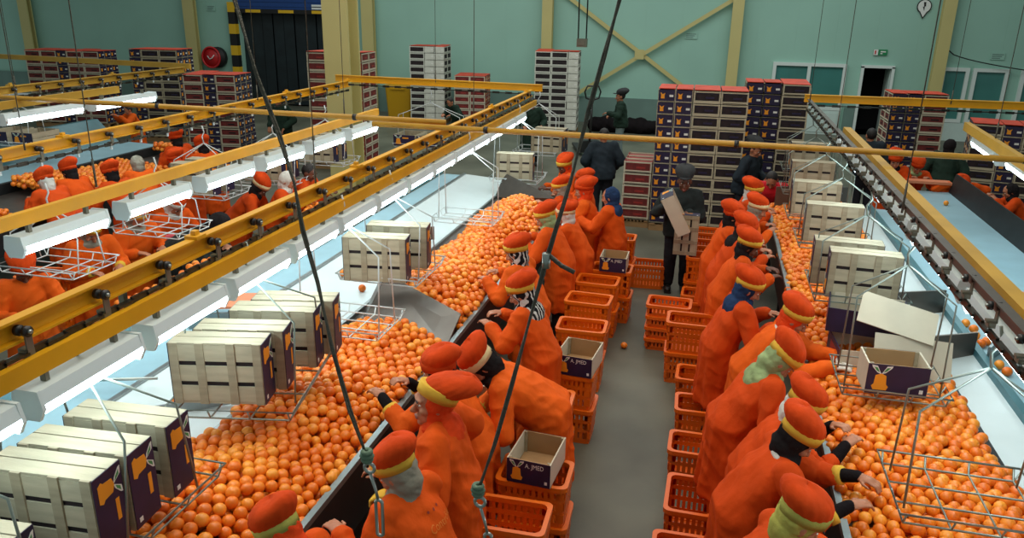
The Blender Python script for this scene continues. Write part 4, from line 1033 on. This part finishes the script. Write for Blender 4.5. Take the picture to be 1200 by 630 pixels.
# ------------------------------------------------------------------ orange plastic crates
def rrect(w, d, r=.045, n=4):
    out = []
    for cx, cy, a0 in ((w/2-r, d/2-r, 0), (-w/2+r, d/2-r, 90), (-w/2+r, -d/2+r, 180), (w/2-r, -d/2+r, 270)):
        for k in range(n+1):
            a = math.radians(a0+90*k/n); out.append((cx+r*math.cos(a), cy+r*math.sin(a)))
    return out
def plastic_mesh(w=.5, d=.36, h=.335, low=False):
    b = MB()
    def band(z0, z1, o0, o1, th):
        def R(o, z): return [Vector((x, y, z)) for x, y in rrect(w-.05+o*2, d-.05+o*2)]
        rings = [R(o0, z0), R(o1, z1), R(o1-th, z1), R(o0-th, z0)]
        n = len(rings[0]); V = [p for r in rings for p in r]; F = []
        for i in range(4):
            for j in range(n): F.append((i*n+j, i*n+(j+1) % n, ((i+1) % 4)*n+(j+1) % n, ((i+1) % 4)*n+j))
        b.add(V, F, 0, False)
    s = .018/h
    def off(z): return z*s
    rim = h-.035
    band(rim, h, .025, .025, .03)                                  # rim
    z1 = .03
    band(0, .05, 0, off(.05), .006)
    rows = [(.055, .115), (.15, .205), (.24, rim-.014)] if not low else [(.04, rim-.01)]
    prev = .05
    for k, (a, e) in enumerate(rows):
        if k: band(rows[k-1][1], a, off(rows[k-1][1]), off(a), .006)
    band(rows[-1][1], rim, off(rows[-1][1]), off(rim), .006)
    P = rrect(w-.05, d-.05)
    # vertical bars between the slots, on all four sides, and solid corners
    for a, e in rows:
        z = (a+e)/2; o = off(z)
        for sy in (-1, 1):
            for x in np.linspace(-w/2+.06, w/2-.06, 10): b.box((x, sy*(d/2-.025+o-.003), z), (.027, .006, e-a+.006))
            for x in (-w/2+.05, w/2-.05): b.box((x+math.copysign(.0, x), sy*(d/2-.025+o-.003), z), (.05, .006, e-a+.006))
        for sx in (-1, 1):
            for y in np.linspace(-d/2+.06, d/2-.06, 7): b.box((sx*(w/2-.025+o-.003), y, z), (.006, .026, e-a+.006))
            for y in (-d/2+.045, d/2-.045): b.box((sx*(w/2-.025+o-.003), y, z), (.006, .04, e-a+.006))
        for sx in (-1, 1):
            for sy in (-1, 1): b.box((sx*(w/2-.04+o), sy*(d/2-.04+o), z), (.03, .008, e-a+.006), 0, Matrix.Rotation(-sx*sy*PI/4, 3, 'Z'))
    # base grid
    b.box((0, 0, .006), (w-.06, d-.06, .008))
    for x in np.linspace(-w/2+.07, w/2-.07, 8): b.box((x, 0, .013), (.01, d-.08, .008))
    for sy in (-1, 1): b.box((0, sy*(d/2-.012), rim+.012), (.12, .012, .02))
    return b
PL = {}
def pcrate(label, x, y, z, rz=0, group=None, low=False, m='plastic', tall=.335):
    k = (low, m, tall)
    if k not in PL: PL[k] = plastic_mesh(h=.14 if low else tall, low=low).mesh('plastic_crate', M[m])
    o = meshobj('plastic_crate', PL[k], None, (x, y, z)); o.rotation_euler = (0, 0, rz)
    return tag(o, label, 'crate', group)

def aisle():
    J = lambda a: random.uniform(-a, a)
    gl = 'orange crates along the long heap side of the aisle'; gr = 'orange crates along the other side of the aisle'
    # (y, n, x, rz)
    left = [(4.08, 2, -1.0, 0, 'in front of the broad coated worker, empty'), (4.6, 2, -.94, 0, 'under the first open navy carton'), (5.66, 2, -1.12, 0, 'behind the broad coated worker'), (6.28, 2, -1.02, 0, 'under the middle open navy carton'), (7.28, 2, -1.08, 0, 'with a bright rim just behind the middle navy carton'), (8.05, 2, -1.12, 0, 'second rim behind the middle navy carton'), (8.70, 2, -1.1, 0, 'third rim behind the middle navy carton'), (9.2, 2, -1.0, 0, 'under the last open navy carton'), (10.6, 2, -1.1, 0, 'at the row end by the low pale stack')]
    for y, n, x, rz, lab in left:
        for k in range(n): pcrate('slotted orange plastic crate %s%s' % (lab, '' if n == 1 else (', bottom one' if k == 0 else ', top one')), x+J(.015), y, k*.325, J(.04), gl, m='plastic')
    pcrate('lone orange plastic crate standing in the aisle near the man with crates', -.66, 10.55, 0, .05)
    right = [(4.45, 1, .12, 0, 'only its rim showing at the bottom edge of the picture'), (5.1, 1, .10, PI/2, 'large and empty, beside the black sleeved worker'), (5.83, 1, .16, 0, 'with lit front slots, second along the row'), (6.54, 1, .16, 0, 'third along the row'), (7.16, 1, .16, 0, 'fourth along the row'), (8.28, 1, .12, 0, 'just beyond the tall pair in the row'), (8.95, 1, .12, 0, 'beyond the tall pair, second'), (9.5, 1, .1, 0, 'beyond the tall pair, third'), (10.05, 2, .1, 0, 'near the man with crates'), (10.65, 2, .12, 0, 'beside the legs of the man with crates'), (11.3, 2, .12, 0, 'last of the row before the navy stack')]
    for y, n, x, rz, lab in right:
        for k in range(n): pcrate('orange plastic crate %s%s' % (lab, '' if n == 1 else (', bottom one' if k == 0 else ', top one')), x+J(.015), y, k*.325, rz+J(.03), gr, m='plastic2')
    for k in range(2): pcrate('orange plastic crate of the tall pair at the aisle edge, %s one' % ('lower', 'upper')[k], .0, 7.72, k*.33, J(.02), gr, m='plastic2', tall=.345)
    for k in range(4): pcrate('shallow orange crate in the low nested pile in the aisle, %s from the floor' % ('first', 'second', 'third', 'fourth')[k], -.26, 8.5, k*.135, J(.03), 'nested shallow crates', low=True, m='plastic2')
    # behind the inner row
    for k in range(3): pcrate('slotted orange crate standing behind the yellow cuffed worker, %s of the pile' % ('bottom', 'middle', 'top')[k], -6.55, 6.3, k*.325, .2, 'crates behind the inner row')
    # open navy cartons on the crates
    for (x, y, z, rz, sc, lab) in ((-.94, 4.6, .665, -.08, (.68, .76, .95), 'open navy carton on the orange crates in front of the broad coated worker'), (-.93, 6.3, .665, -.1, (.72, .82, .95), 'open navy carton on the orange crates in the middle of the aisle row'), (-.98, 9.16, .665, 0, (.6, .8, .95), 'open navy carton on the last orange crates of the aisle row')):
        crate(lab, (x, y, z), (0, 0, -PI/2+rz), 'open cartons on orange crates', kind='carton', text=True, scale=sc)
    crate('open white sided carton leaning at the table between two pickers', (-1.5, 5.15, .62), (.25, 0, .5), None, kind='carton')

# ------------------------------------------------------------------ pallet stacks
PM = {}
def pallet_crate_mesh(kind):
    """one stacked crate, 0.48 x 0.31 x 0.205; E: printed end to the front, L: long side to the front"""
    if kind in PM: return PM[kind]
    b = MB(); L, W, H = .48, .31, .205
    b.box((0, 0, .012), (L, W, .02), 0)
    for sx in (-1, 1):
        b.box((sx*(L/2-.006), 0, H/2), (.012, W-.004, H-.012), 1)
        R = Matrix(((0,0,sx),(sx,0,0),(0,1,0))).to_4x4(); X = sx*(L/2+.0005)
        Mx = Matrix.Translation((X, sx*-.07, H*.5)) @ R
        b.prism([(-.035,-.045),(.035,-.045),(.03,.01),(.045,.05),(0,.025),(-.045,.05),(-.03,.01)], .002, Mx, 2)
        b.prism([(0,0),(.07,0),(.07,.035),(0,.035)], .002, Matrix.Translation((X, sx*.05, H*.42)) @ R, 3)
    for sy in (-1, 1):
        y = sy*(W/2-.006)
        b.box((0, y, .026), (L, .012, .04), 0); b.box((0, y-sy*.006, .1), (L-.04, .008, .11), 4); b.box((0, y, H-.02), (L, .012, .022), 0)  # recessed panel; its dark tone stands for the shaded gap between rails
        b.box((-L/2+.014, y, H/2), (.028, .013, H-.01), 0); b.box((L/2-.014, y, H/2), (.028, .013, H-.01), 0)
        b.box((.05, y-sy*.001, .095), (.16, .006, .03), 5)
    for k in range(2):
        pass
    b.box((0, 0, H-.05), (L-.03, W-.03, .03), 5)
    mats = {'navy': [M['wood'], M['navy'], M['print_orange'], M['print_white'], M['inside'], M['navy']],
            'mixed': [M['board_white'], M['navy'], M['print_orange'], M['print_white'], M['card_dark_red'], M['inside']],
            'red': [M['board_white'], M['card_red'], M['print_orange'], M['print_white'], M['card_dark_red'], M['card_red']],
            'white': [M['wood_white'], M['wood_white'], M['wood_white'], M['print_white'], M['inside'], M['inside']]}[kind]
    PM[kind] = b.mesh('pallet_crate', mats); return PM[kind]
M['card_dark_red'] = mat('dark_red_card', (110,34,32), .6, var=.35, scale=14)
M['wood_white'] = mat('bleached_crate_wood', (206,208,196), .7, var=.08)
M['top_red'] = mat('red_card_lid', (206,66,40), .6, var=.3, scale=5)
MASS = MB()
MASSM = {}
def stack(label, x, y, rz, cols, layers, kind, deep=1, group=None, individual=True, lid=True, z0=.14, wf=1.):
    """cols: string of E / L along the local x; a pallet under it"""
    w = sum(.32 if c == 'E' else .49 for c in cols)*wf
    P = thing('pallet', 'wooden pallet under the %s' % label, 'pallet', (x, y, 0), rz)
    b = MB(); dd = .98
    for k in range(3): b.box((0, -dd/2+.06+k*(dd-.12)/2, .05), (w, .1, .1))
    for k in range(7): b.box((-w/2+.06+k*(w-.12)/6, 0, .115), (.1, dd, .02))
    b.build('deck', M['pallet'], P)
    Rz = Matrix.Rotation(rz, 4, 'Z')
    me = pallet_crate_mesh(kind)
    words_ = {'E': 'end out', 'L': 'side out'}
    for l in range(layers if isinstance(layers, int) else max(layers)):
        cx = -w/2/wf
        for ci, c in enumerate(cols):
            cw = .32 if c == 'E' else .49; n = layers if isinstance(layers, int) else layers[ci]
            if l >= n: cx += cw; continue
            dpt = .48 if c == 'E' else .31
            rows = 2 if c == 'E' else 3
            for q in range(rows):
                px = cx+cw/2; py = -.48+dpt/2+q*(dpt+.004); pz = z0+l*.207
                pos = Matrix.Translation((x, y, 0)) @ Rz @ Matrix.Diagonal((wf,1,1,1)) @ Matrix.Translation((px+random.uniform(-.006,.006), py, pz)) @ Matrix.Rotation(PI/2 if c == 'E' else 0, 4, 'Z')
                if q == 0 and individual:
                    o = meshobj('pallet_crate', me, None); o.matrix_world = pos
                    hgt = 'top layer' if l == n-1 else ('bottom layer' if l == 0 else 'middle layers')
                    tag(o, '%s crate, %s, %s of the %s' % ({'navy':'navy','red':'red','white':'pale','mixed':'navy ended'}[kind], words_[c], hgt, label), 'crate', '%s, %s %s' % (label, hgt, c))
                elif q == rows-1 or l == n-1 or ci in (0, len(cols)-1) or not individual:
                    for p_, mi in zip([me], [0]):
                        off_ = {'navy': 0, 'red': 6, 'white': 12, 'mixed': 18}[kind]
                        vv = [pos @ v.co for v in me.vertices]
                        o_ = len(MASS.v); MASS.v.extend([tuple(v) for v in vv])
                        for pl in me.polygons: MASS.f.append(tuple(i+o_ for i in pl.vertices)); MASS.m.append(pl.material_index+off_); MASS.sm.append(False)
            cx += cw
    if lid:
        b = MB(); nl = layers if isinstance(layers, int) else max(layers); cx = -w/2
        for ci, c in enumerate(cols):
            cw = (.32 if c == 'E' else .49)*wf; n = layers if isinstance(layers, int) else layers[ci]
            b.box((cx+cw/2, 0, z0+n*.207+.006), (cw-.02, .95, .012), 0, Matrix.Rotation(random.uniform(-.03,.03), 3, 'X')); cx += cw
        o = thing('card_lid', 'reddish card sheets topping the %s' % label, 'card sheet', (x, y, 0), rz); b.build('sheet', M['top_red'], o)

def stacks():
    stack('tall navy stack behind the man with crates', -.17, 13.95, .02, 'EELL', (11, 11, 11, 11), 'navy', wf=.9)
    stack('low pale stack beside the tall navy stack', -1.15, 14.05, .0, 'L', 5, 'red', lid=False)
    stack('tall navy stack beside the office door', 1.14, 15.85, .0, 'EEL', 11, 'navy')
    stack('red crate pallet before the dark doorway', 4.35, 19.4, .0, 'EEL', (9, 9, 9), 'mixed')
    stack('low pallet stack past the empty belt', 5.35, 16.3, -.2, 'LEL', 8, 'navy')
    stack('tall dark stack by the wall column', -14.5, 18.9, .18, 'ELL', 11, 'navy')
    stack('reddish stack beside the tall dark stack', -11.7, 17.2, .15, 'LEL', 9, 'mixed')
    stack('red stack behind the wide pillar', -8.3, 17.0, .1, 'LLE', (12, 11, 12), 'red')
    stack('pale slatted stack in front of the wall braces', -4.6, 23.9, .1, 'LLE', 11, 'white', individual=False)
    stack('pale slatted stack beside the yellow bin', -8.9, 24.6, .1, 'LEE', 11, 'white', individual=False)
    stack('red crate stack between the two pale stacks', -7.4, 24.3, .1, 'LL', 7, 'red', individual=False)
    stack('long low stack row at the far wall', -18.6, 20.2, .15, 'LLELL', 10, 'mixed', individual=False)
    mm = []
    for k in ('navy', 'red', 'white', 'mixed'): mm += list(PM[k].materials) if k in PM else []
    o = MASS.build('pallet_crate', mm); tag(o, 'remaining crates in the distant and rear rows of the pallet stacks', 'crates', None, 'stuff')

# ------------------------------------------------------------------ oranges
def relax(P, r, it, zf=.25):
    P = P.astype(np.float32)
    for _ in range(it):
        order = np.argsort(P[:, 1]); P = P[order]; n = len(P); D = np.zeros_like(P)
        for k in range(1, 90):
            d = P[k:]-P[:-k]
            close = d[:, 1] < 2*r
            if not close.any(): break
            L = np.sqrt((d*d).sum(1))+1e-6; ov = np.clip(2*r-L, 0, None)*close
            push = d/L[:, None]*(ov*.35)[:, None]; push[:, 2] *= zf
            D[k:] += push; D[:-k] -= push
        P += D
    return P
def heap(x0, x1, y0, y1, zfun, r, layers=2, jit=.03):
    pts = []
    for l in range(layers):
        sx = r*2*.99; sy = sx*.866; row = 0; y = y0+r+(l*.5*sy)
        while y < y1-r:
            x = x0+r+((row+l) % 2)*sx*.5
            while x < x1-r*.8:
                xx = x+random.uniform(-jit, jit); yy = y+random.uniform(-jit, jit); z = zfun(xx, yy)
                if z is not None:
                    zz = z - l*r*1.35 + random.uniform(-.016, .018)
                    pts.append((xx, yy, zz, l))
                x += sx
            y += sy; row += 1
    P = np.array(pts); lay = P[:, 3]
    Q = relax(np.concatenate([P[:, :3]], 1), r, 14)
    # relax reorders by y: recover the layer from depth below the surface
    out = []
    for x, y, z in Q:
        zs = zfun(x, y); out.append((x, y, z, 0 if (zs is None or z > zs-r*.6) else 1))
    return out
def ico(n):
    bm = bmesh.new(); bmesh.ops.create_icosphere(bm, subdivisions=n, radius=1.)
    V = np.array([v.co[:] for v in bm.verts], np.float32); F = np.array([[v.index for v in f.verts] for f in bm.faces], np.int32); bm.free(); return V, F
def ss(a, b, x): 
    t = max(0, min(1, (x-a)/(b-a))); return t*t*(3-2*t)
def oranges():
    R = .039
    cam = Vector((0, 0, 3.7))
    def zA(x, y):          # near heap on the long table
        u = (-1.99-x)                      # distance from the edge strip
        w = 1.02 - .25*ss(5.6, 4.6, y)*0
        far = -2.0-(6.45-.0)              # divider
        line = 5.80+(-2.0-x)*(.17/.86)    # divider plate
        if y > line-.05: return None
        lim = 1.12-.2*ss(3.6, 5.6, y)
        if u > lim-.10*math.sin(y*2.1)-.06*math.sin(y*5): return None
        h = .955+.13*ss(0, .5, u)-.09*ss(.75, 1.05, u)+.03*math.sin(y*2.3+x*2)+.02*math.sin(y*5.1-x*4)
        h -= .09*ss(-.7, 0, y-line)*ss(.25, .8, u)
        return h
    def zB(x, y):          # upper heap behind the plate
        line = 6.12+(-2.0-x)*.42; l2 = 10.35+(-2.0-x)*.9
        if y < line+.05 or y > l2: return None
        u = -1.99-x
        if u > .8-.05*math.sin(y*3)+.1*ss(7.5, 9, y)-.3*ss(9.5, 10.4, y): return None
        return .97+.17*ss(0, .4, u)-.12*ss(.6, .85, u)+.04*math.sin(y*1.9+x*2)-.06*ss(9.6, 10.9, y)
    def zC(x, y):          # crate side heap
        u = x-.97
        if u > .98: return None
        return .955+.10*ss(0, .4, u)+.02*math.sin(y*2.1+x*3)+.02*math.sin(y*4.3-x*5)+.02*ss(.5, .9, u)
    def zD(x, y):          # inner hand tray of the long table
        return .965+.05*math.sin(y*2.2)+.03*math.sin(y*5+x*4)
    def zE(x, y):          # far table
        if math.sin(y*2.0) < -.55: return None
        u = x+9.9
        return 1.0+.16*ss(1.15, .2, u)*(0.6+.4*math.sin(y*2.2))
    heaps = [('near', heap(-3.12, -1.99, 2.0, 6.2, zA, R)), ('upper', heap(-3.0, -1.99, 6.1, 11.4, zB, R)),
             ('side', heap(.965, 1.96, 2.5, 11.9, zC, R)), ('hand', heap(-5.2, -4.55, 4.2, 11.6, zD, R, 1)), ('far', heap(-9.88, -8.8, 5.6, 12.6, zE, R*1.05))]
    cand = []
    for nm, pts in heaps:
        for x, y, z, l in pts:
            d = (Vector((x, y, z))-cam).length
            ok = l == 0 and nm in ('near', 'side')
            # inside the frame only
            if nm == 'near' and (y < 2.95 or (x < -2.35 and y < 3.3)): ok = False
            if nm == 'side' and (y < 3.85 or x > 1.9): ok = False
            cand.append((d if ok else 1e6+d, nm, x, y, z, l))
    cand.sort(); ind = cand[:272]; rest = cand[272:]
    V, F = ico(3)
    bm = MB()
    me = bpy.data.meshes.new('orange'); vv = V.copy(); vv[:, 2] *= .93
    top = np.exp(-((vv[:, 0]**2+vv[:, 1]**2)/.03))*(vv[:, 2] > 0); vv[:, 2] -= .07*top
    me.from_pydata((vv*R).tolist(), [], F.tolist()); me.polygons.foreach_set('use_smooth', [True]*len(F)); me.materials.append(M['orange'])
    lab = {'near': ('ripe orange on the heap in front of the hanging label crates', 'oranges on the near heap of the long table'), 'side': ('ripe orange on the crate side heap under the empty galvanised carrier', 'oranges on the near part of the crate side heap')}
    for d, nm, x, y, z, l in ind:
        o = meshobj('orange', me, None, (x, y, z)); s = random.uniform(.92, 1.06); o.scale = (s, s, s)
        o.rotation_euler = (random.uniform(0, 6), random.uniform(0, 6), random.uniform(0, 6)); tag(o, lab[nm][0], 'orange', lab[nm][1])
    loose = [(-3.42, 4.35, .0, 'p'), (-3.3, 4.42, 0, 'p'), (-3.2, 4.55, 0, 'p'), (-3.14, 4.5, 0, 'p'), (-3.45, 4.2, 0, 'p'), (-3.2, 6.75, 0, 'p'), (-3.5, 5.95, 0, 'p'), (-3.35, 5.8, 0, 'p'), (-3.55, 7.05, 0, 'p'), (-3.25, 5.95, 0, 'p'), (-3.15, 5.6, 0, 'p'),
             (2.41, 7.4, 0, 'b'), (2.44, 7.27, 0, 'b'), (2.41, 7.1, 0, 'b'), (2.47, 7.0, 0, 'b'), (2.41, 6.93, 0, 'b'), (2.42, 6.5, 0, 'b'), (2.44, 6.38, 0, 'b'), (2.63, 6.1, 0, 'b'), (2.68, 6.02, 0, 'b'), (2.6, 5.75, 0, 'b'), (2.5, 5.6, 0, 'b'), (2.56, 5.5, 0, 'b'), (2.66, 5.55, 0, 'b'), (2.62, 5.42, 0, 'b'), (3.5, 12.6, 0, 'e')]
    LB = {'p': ('loose orange lying on the white slide plate beside the long heap', 'loose oranges on the white slide plate'), 'b': ('loose orange riding on the pale belt beside the crate side heap', 'loose oranges on the pale belt'), 'e': ('single orange at the head of the empty pale belt', None)}
    for x, y, _, k in loose:
        zt = {'p': 1.02-.06*(x+3.86)/.81*1.0, 'b': 1.0, 'e': .98}[k]
        o = meshobj('orange', me, None, (x, y, zt+R*.95)); o.rotation_euler = (random.uniform(0, 6),)*3; tag(o, LB[k][0], 'orange', LB[k][1])
    o = meshobj('orange', me, None, (-.98, 8.05, R*.95)); o.location = (-.72, 8.3, R*.9); tag(o, 'single orange dropped on the concrete aisle floor', 'orange')
    # everything else as one mass
    V2, F2 = ico(2); Vs = []; Fs = []; n0 = 0
    for d, nm, x, y, z, l in rest:
        dd = d % 1e6; hi = dd < 7.5 and l == 0
        v, f = (V, F) if hi else (V2, F2)
        s = R*random.uniform(.93, 1.06)
        a = random.uniform(0, 6); ca, sa = math.cos(a), math.sin(a)
        w = v @ np.array([[ca, sa, 0], [-sa, ca, 0], [0, 0, .95]], np.float32)*s + np.array([x, y, z], np.float32)
        Vs.append(w); Fs.append(f+n0); n0 += len(v)
    Vs = np.concatenate(Vs); Fs = np.concatenate(Fs)
    mm = bpy.data.meshes.new('oranges'); mm.vertices.add(len(Vs)); mm.vertices.foreach_set('co', Vs.ravel())
    mm.loops.add(Fs.size); mm.loops.foreach_set('vertex_index', Fs.ravel()); mm.polygons.add(len(Fs)); mm.polygons.foreach_set('loop_start', np.arange(0, Fs.size, 3)); mm.polygons.foreach_set('use_smooth', [True]*len(Fs))
    mm.update(calc_edges=True); mm.materials.append(M['orange_mass'])
    o = meshobj('orange', mm); tag(o, 'mass of further oranges heaped along all the sorting tables', 'oranges', None, 'stuff')

# ------------------------------------------------------------------ ropes, bin, jack, misc
def misc():
    def rope(label, pts, tie, r):
        t = thing('suspension_rope', label, 'rope', (0,0,0))
        P = [Vector(p) for p in pts]
        for s in (-1, 1):
            b = MB(); q = []
            for i, p in enumerate(P): q.append(p+Vector((s*r*.75*math.cos(i*1.3), s*r*.75*math.sin(i*1.3), 0)))
            b.tube(q, r*.8, 8); b.build('strand', M['rope'], t)
        e = P[-1]; 
        b = MB(); 
        for k in range(3): b.tube([e+Vector(((.011+.003*(k % 2))*math.cos(a), .011*math.sin(a), .016-.012*k)) for a in [2*PI*j/12 for j in range(12)]], .0075, 6, closed=True)
        b.build('tie_knot', M['rope_tie'], t)
        c = e+Vector((.006, 0, -.034)); b = MB(); b.tube([c+Vector((.015*math.cos(a), 0, .015*math.sin(a))) for a in [2*PI*j/16 for j in range(16)]], .005, 8, closed=True); b.build('ring', M['galv'], t)
        b = MB(); b.tube([c+Vector((0,0,-.012)), c+Vector((.016, 0, -.07)), c+Vector((.022,0,-.1))], .0045, 8); b.build('shackle_rod', M['galv'], t)
        d = c+Vector((.024,0,-.1)); b = MB(); b.tube([d+Vector((.01*math.cos(a), 0, .01*math.sin(a)-.06-.055*(1 if math.sin(a) < 0 else -1)*.9)) for a in [2*PI*j/16 for j in range(16)]], .005, 8, closed=True); b.build('turnbuckle', M['galv'], t)
        if tie == 2:
            b = MB(); k = P[len(P)//2]; b.tube([k+Vector((-.0,0,.02)), k+Vector((.04,0,-.01)), k+Vector((.075,0,-.025))], .006, 6); b.build('loose_end', M['rope'], t)
            b = MB(); b.tube([k+Vector((0,0,-.02)), k+Vector((0,0,.02))], .011, 8); b.build('rope_clip', M['galv'], t)
        return t
    rope('dark steel rope hanging over the near label crates with a ring at its foot', ROPE1, 1, .0048)
    rope('dark steel rope slanting down across the pickers in front of the aisle', ROPE2, 2, .0045)
    # bin
    t = thing('waste_bin', 'tall yellow bin by the wall near the pale slatted stack', 'bin', (-10.15, 25.2, 0))
    b = MB(); b.loft([[Vector((x*q, y*q, z)) for x, y in rrect(.95, .8, .1)] for z, q in ((0, .82), (.05, .85), (1.05, 1.0), (1.1, 1.03), (1.1, .94), (.2, .8))]); b.build('bin_body', M['bin_yellow'], t)
    b = MB(); b.box((0, -.41, 1.0), (.5, .05, .05)); b.build('handle', M['bin_yellow'], t)
    # pallet jack
    t = thing('pallet_jack', 'pallet jack with upright loop handle held by the man at the wall', 'pallet jack', (-3.0, 20.2, 0), .3)
    b = MB(); b.tube([(0,0,.25),(.0,-.12,.7),(.0,-.2,1.45)], .03, 8); b.tube([(-.16,-.2,1.5),(-.2,-.21,1.66),(-.14,-.22,1.8),(.14,-.22,1.8),(.2,-.21,1.66),(.16,-.2,1.5),(0,-.2,1.45)], .022, 8, closed=True); b.build('handle', M['roller'], t)
    b = MB(); b.box((0,.05,.25), (.5,.25,.3)); b.cyl((-.09,-.02,.1),(1,0,0),.1,.07); b.cyl((.09,-.02,.1),(1,0,0),.1,.07); b.build('pump_unit', M['frame_dark'], t)
    for sx in (-1, 1):
        b = MB(); b.box((sx*.19,.75,.1), (.16,1.2,.06)); b.cyl((sx*.19,1.25,.05),(1,0,0),.045,.1); b.build('fork', M['frame_dark'], t)
    # pale low bundle behind the jack
    t = thing('net_bundle', 'low dark bundle of netting by the wall behind the pallet jack', 'bundle', (-2.35, 24.6, 0))
    b = MB()
    for k in range(9): b.ell((-1.1+.27*k, .05*math.sin(k*2), .2), (.28, .3, .22+.05*math.sin(k*1.7)), None, 12, 8)
    meshobj('netting', fuse(b, .04, 2, M['black_knit'], .03, 4, 2.), t)
    # crates in the arms of the man in the aisle
    crate('empty white sided carton tilted in the arms of the man in the aisle', (-.40, 9.87, 1.20), (math.radians(8), math.radians(62), math.radians(12)), 'cartons carried by the man', kind='carton', scale=(.95, .8, .9))
    crate('slatted carton held upright against the legs of the man in the aisle', (-.17, 9.98, .92), tuple(Matrix(((0,1,0),(0,0,1),(1,0,0))).to_euler()), 'cartons carried by the man', scale=(.95, .75, .8))
ROPE1 = [(-1.341, 2.05, 3.788), (-1.295, 2.017, 3.699), (-1.228, 1.983, 3.511), (-1.15, 1.95, 3.344), (-1.097, 1.917, 3.222), (-1.062, 1.883, 3.1), (-1.01, 1.85, 2.967), (-0.959, 1.817, 2.782), (-0.9, 1.783, 2.622), (-0.839, 1.75, 2.502)]
ROPE2 = [(-0.22, 2.0, 3.792), (-0.237, 1.978, 3.715), (-0.264, 1.956, 3.587), (-0.292, 1.933, 3.456), (-0.327, 1.911, 3.278), (-0.377, 1.889, 3.077), (-0.409, 1.867, 2.928), (-0.451, 1.844, 2.735), (-0.491, 1.822, 2.558), (-0.532, 1.8, 2.415)]
# ------------------------------------------------------------------ light, camera
def lights():
    w = bpy.data.worlds.new('World'); SC.world = w; w.use_nodes = True
    bg = w.node_tree.nodes['Background']; bg.inputs[0].default_value = (.80, .95, .92, 1); bg.inputs[1].default_value = WORLD
    def area(name, loc, size, sy, e, col=(1, .97, .92), rot=(0,0,0)):
        l = bpy.data.lights.new(name, 'AREA'); l.shape = 'RECTANGLE'; l.size = size; l.size_y = sy; l.energy = e; l.color = col
        o = bpy.data.objects.new(name, l); COL.objects.link(o); o.location = loc; o.rotation_euler = rot
    area('roof_light_near', (-.6, 4.5, 8.2), 5, 5, 300, (1, .90, .76))
    area('roof_light_middle', (-1, 12, 8.5), 8, 3, 260, (1, .95, .88))
    area('roof_light_far', (-4, 20, 8.7), 20, 4, 750, (.97, 1, .97))
    area('roof_light_side', (-7, 7, 8.5), 4, 8, 300, (1, .95, .88))
def camera():
    F = 920.; pitch, yaw, roll = math.radians(18.6), math.radians(13.9), math.radians(1.0)
    fw = Vector((-math.sin(yaw)*math.cos(pitch), math.cos(yaw)*math.cos(pitch), -math.sin(pitch)))
    r0 = Vector((math.cos(yaw), math.sin(yaw), 0)); u0 = r0.cross(fw)
    r = r0*math.cos(roll)+u0*math.sin(roll); u = -r0*math.sin(roll)+u0*math.cos(roll)
    c = bpy.data.cameras.new('Camera'); c.sensor_width = 36; c.lens = F*36/1200; c.clip_end = 200; c.clip_start = .05
    o = bpy.data.objects.new('Camera', c); COL.objects.link(o)
    m = Matrix((r, u, -fw)).transposed().to_4x4(); m.translation = (0, 0, 3.7); o.matrix_world = m; SC.camera = o
WORLD = .23
build_people()
setting(); conveyors(); rails(); hung(); aisle(); stacks(); oranges(); misc(); lights(); camera()
SC.view_settings.view_transform = 'Standard'; SC.view_settings.look = 'None'; SC.view_settings.gamma = 1
SC.view_settings.use_curve_mapping = False; SC.view_settings.exposure = 0.0
#LABELCHECK
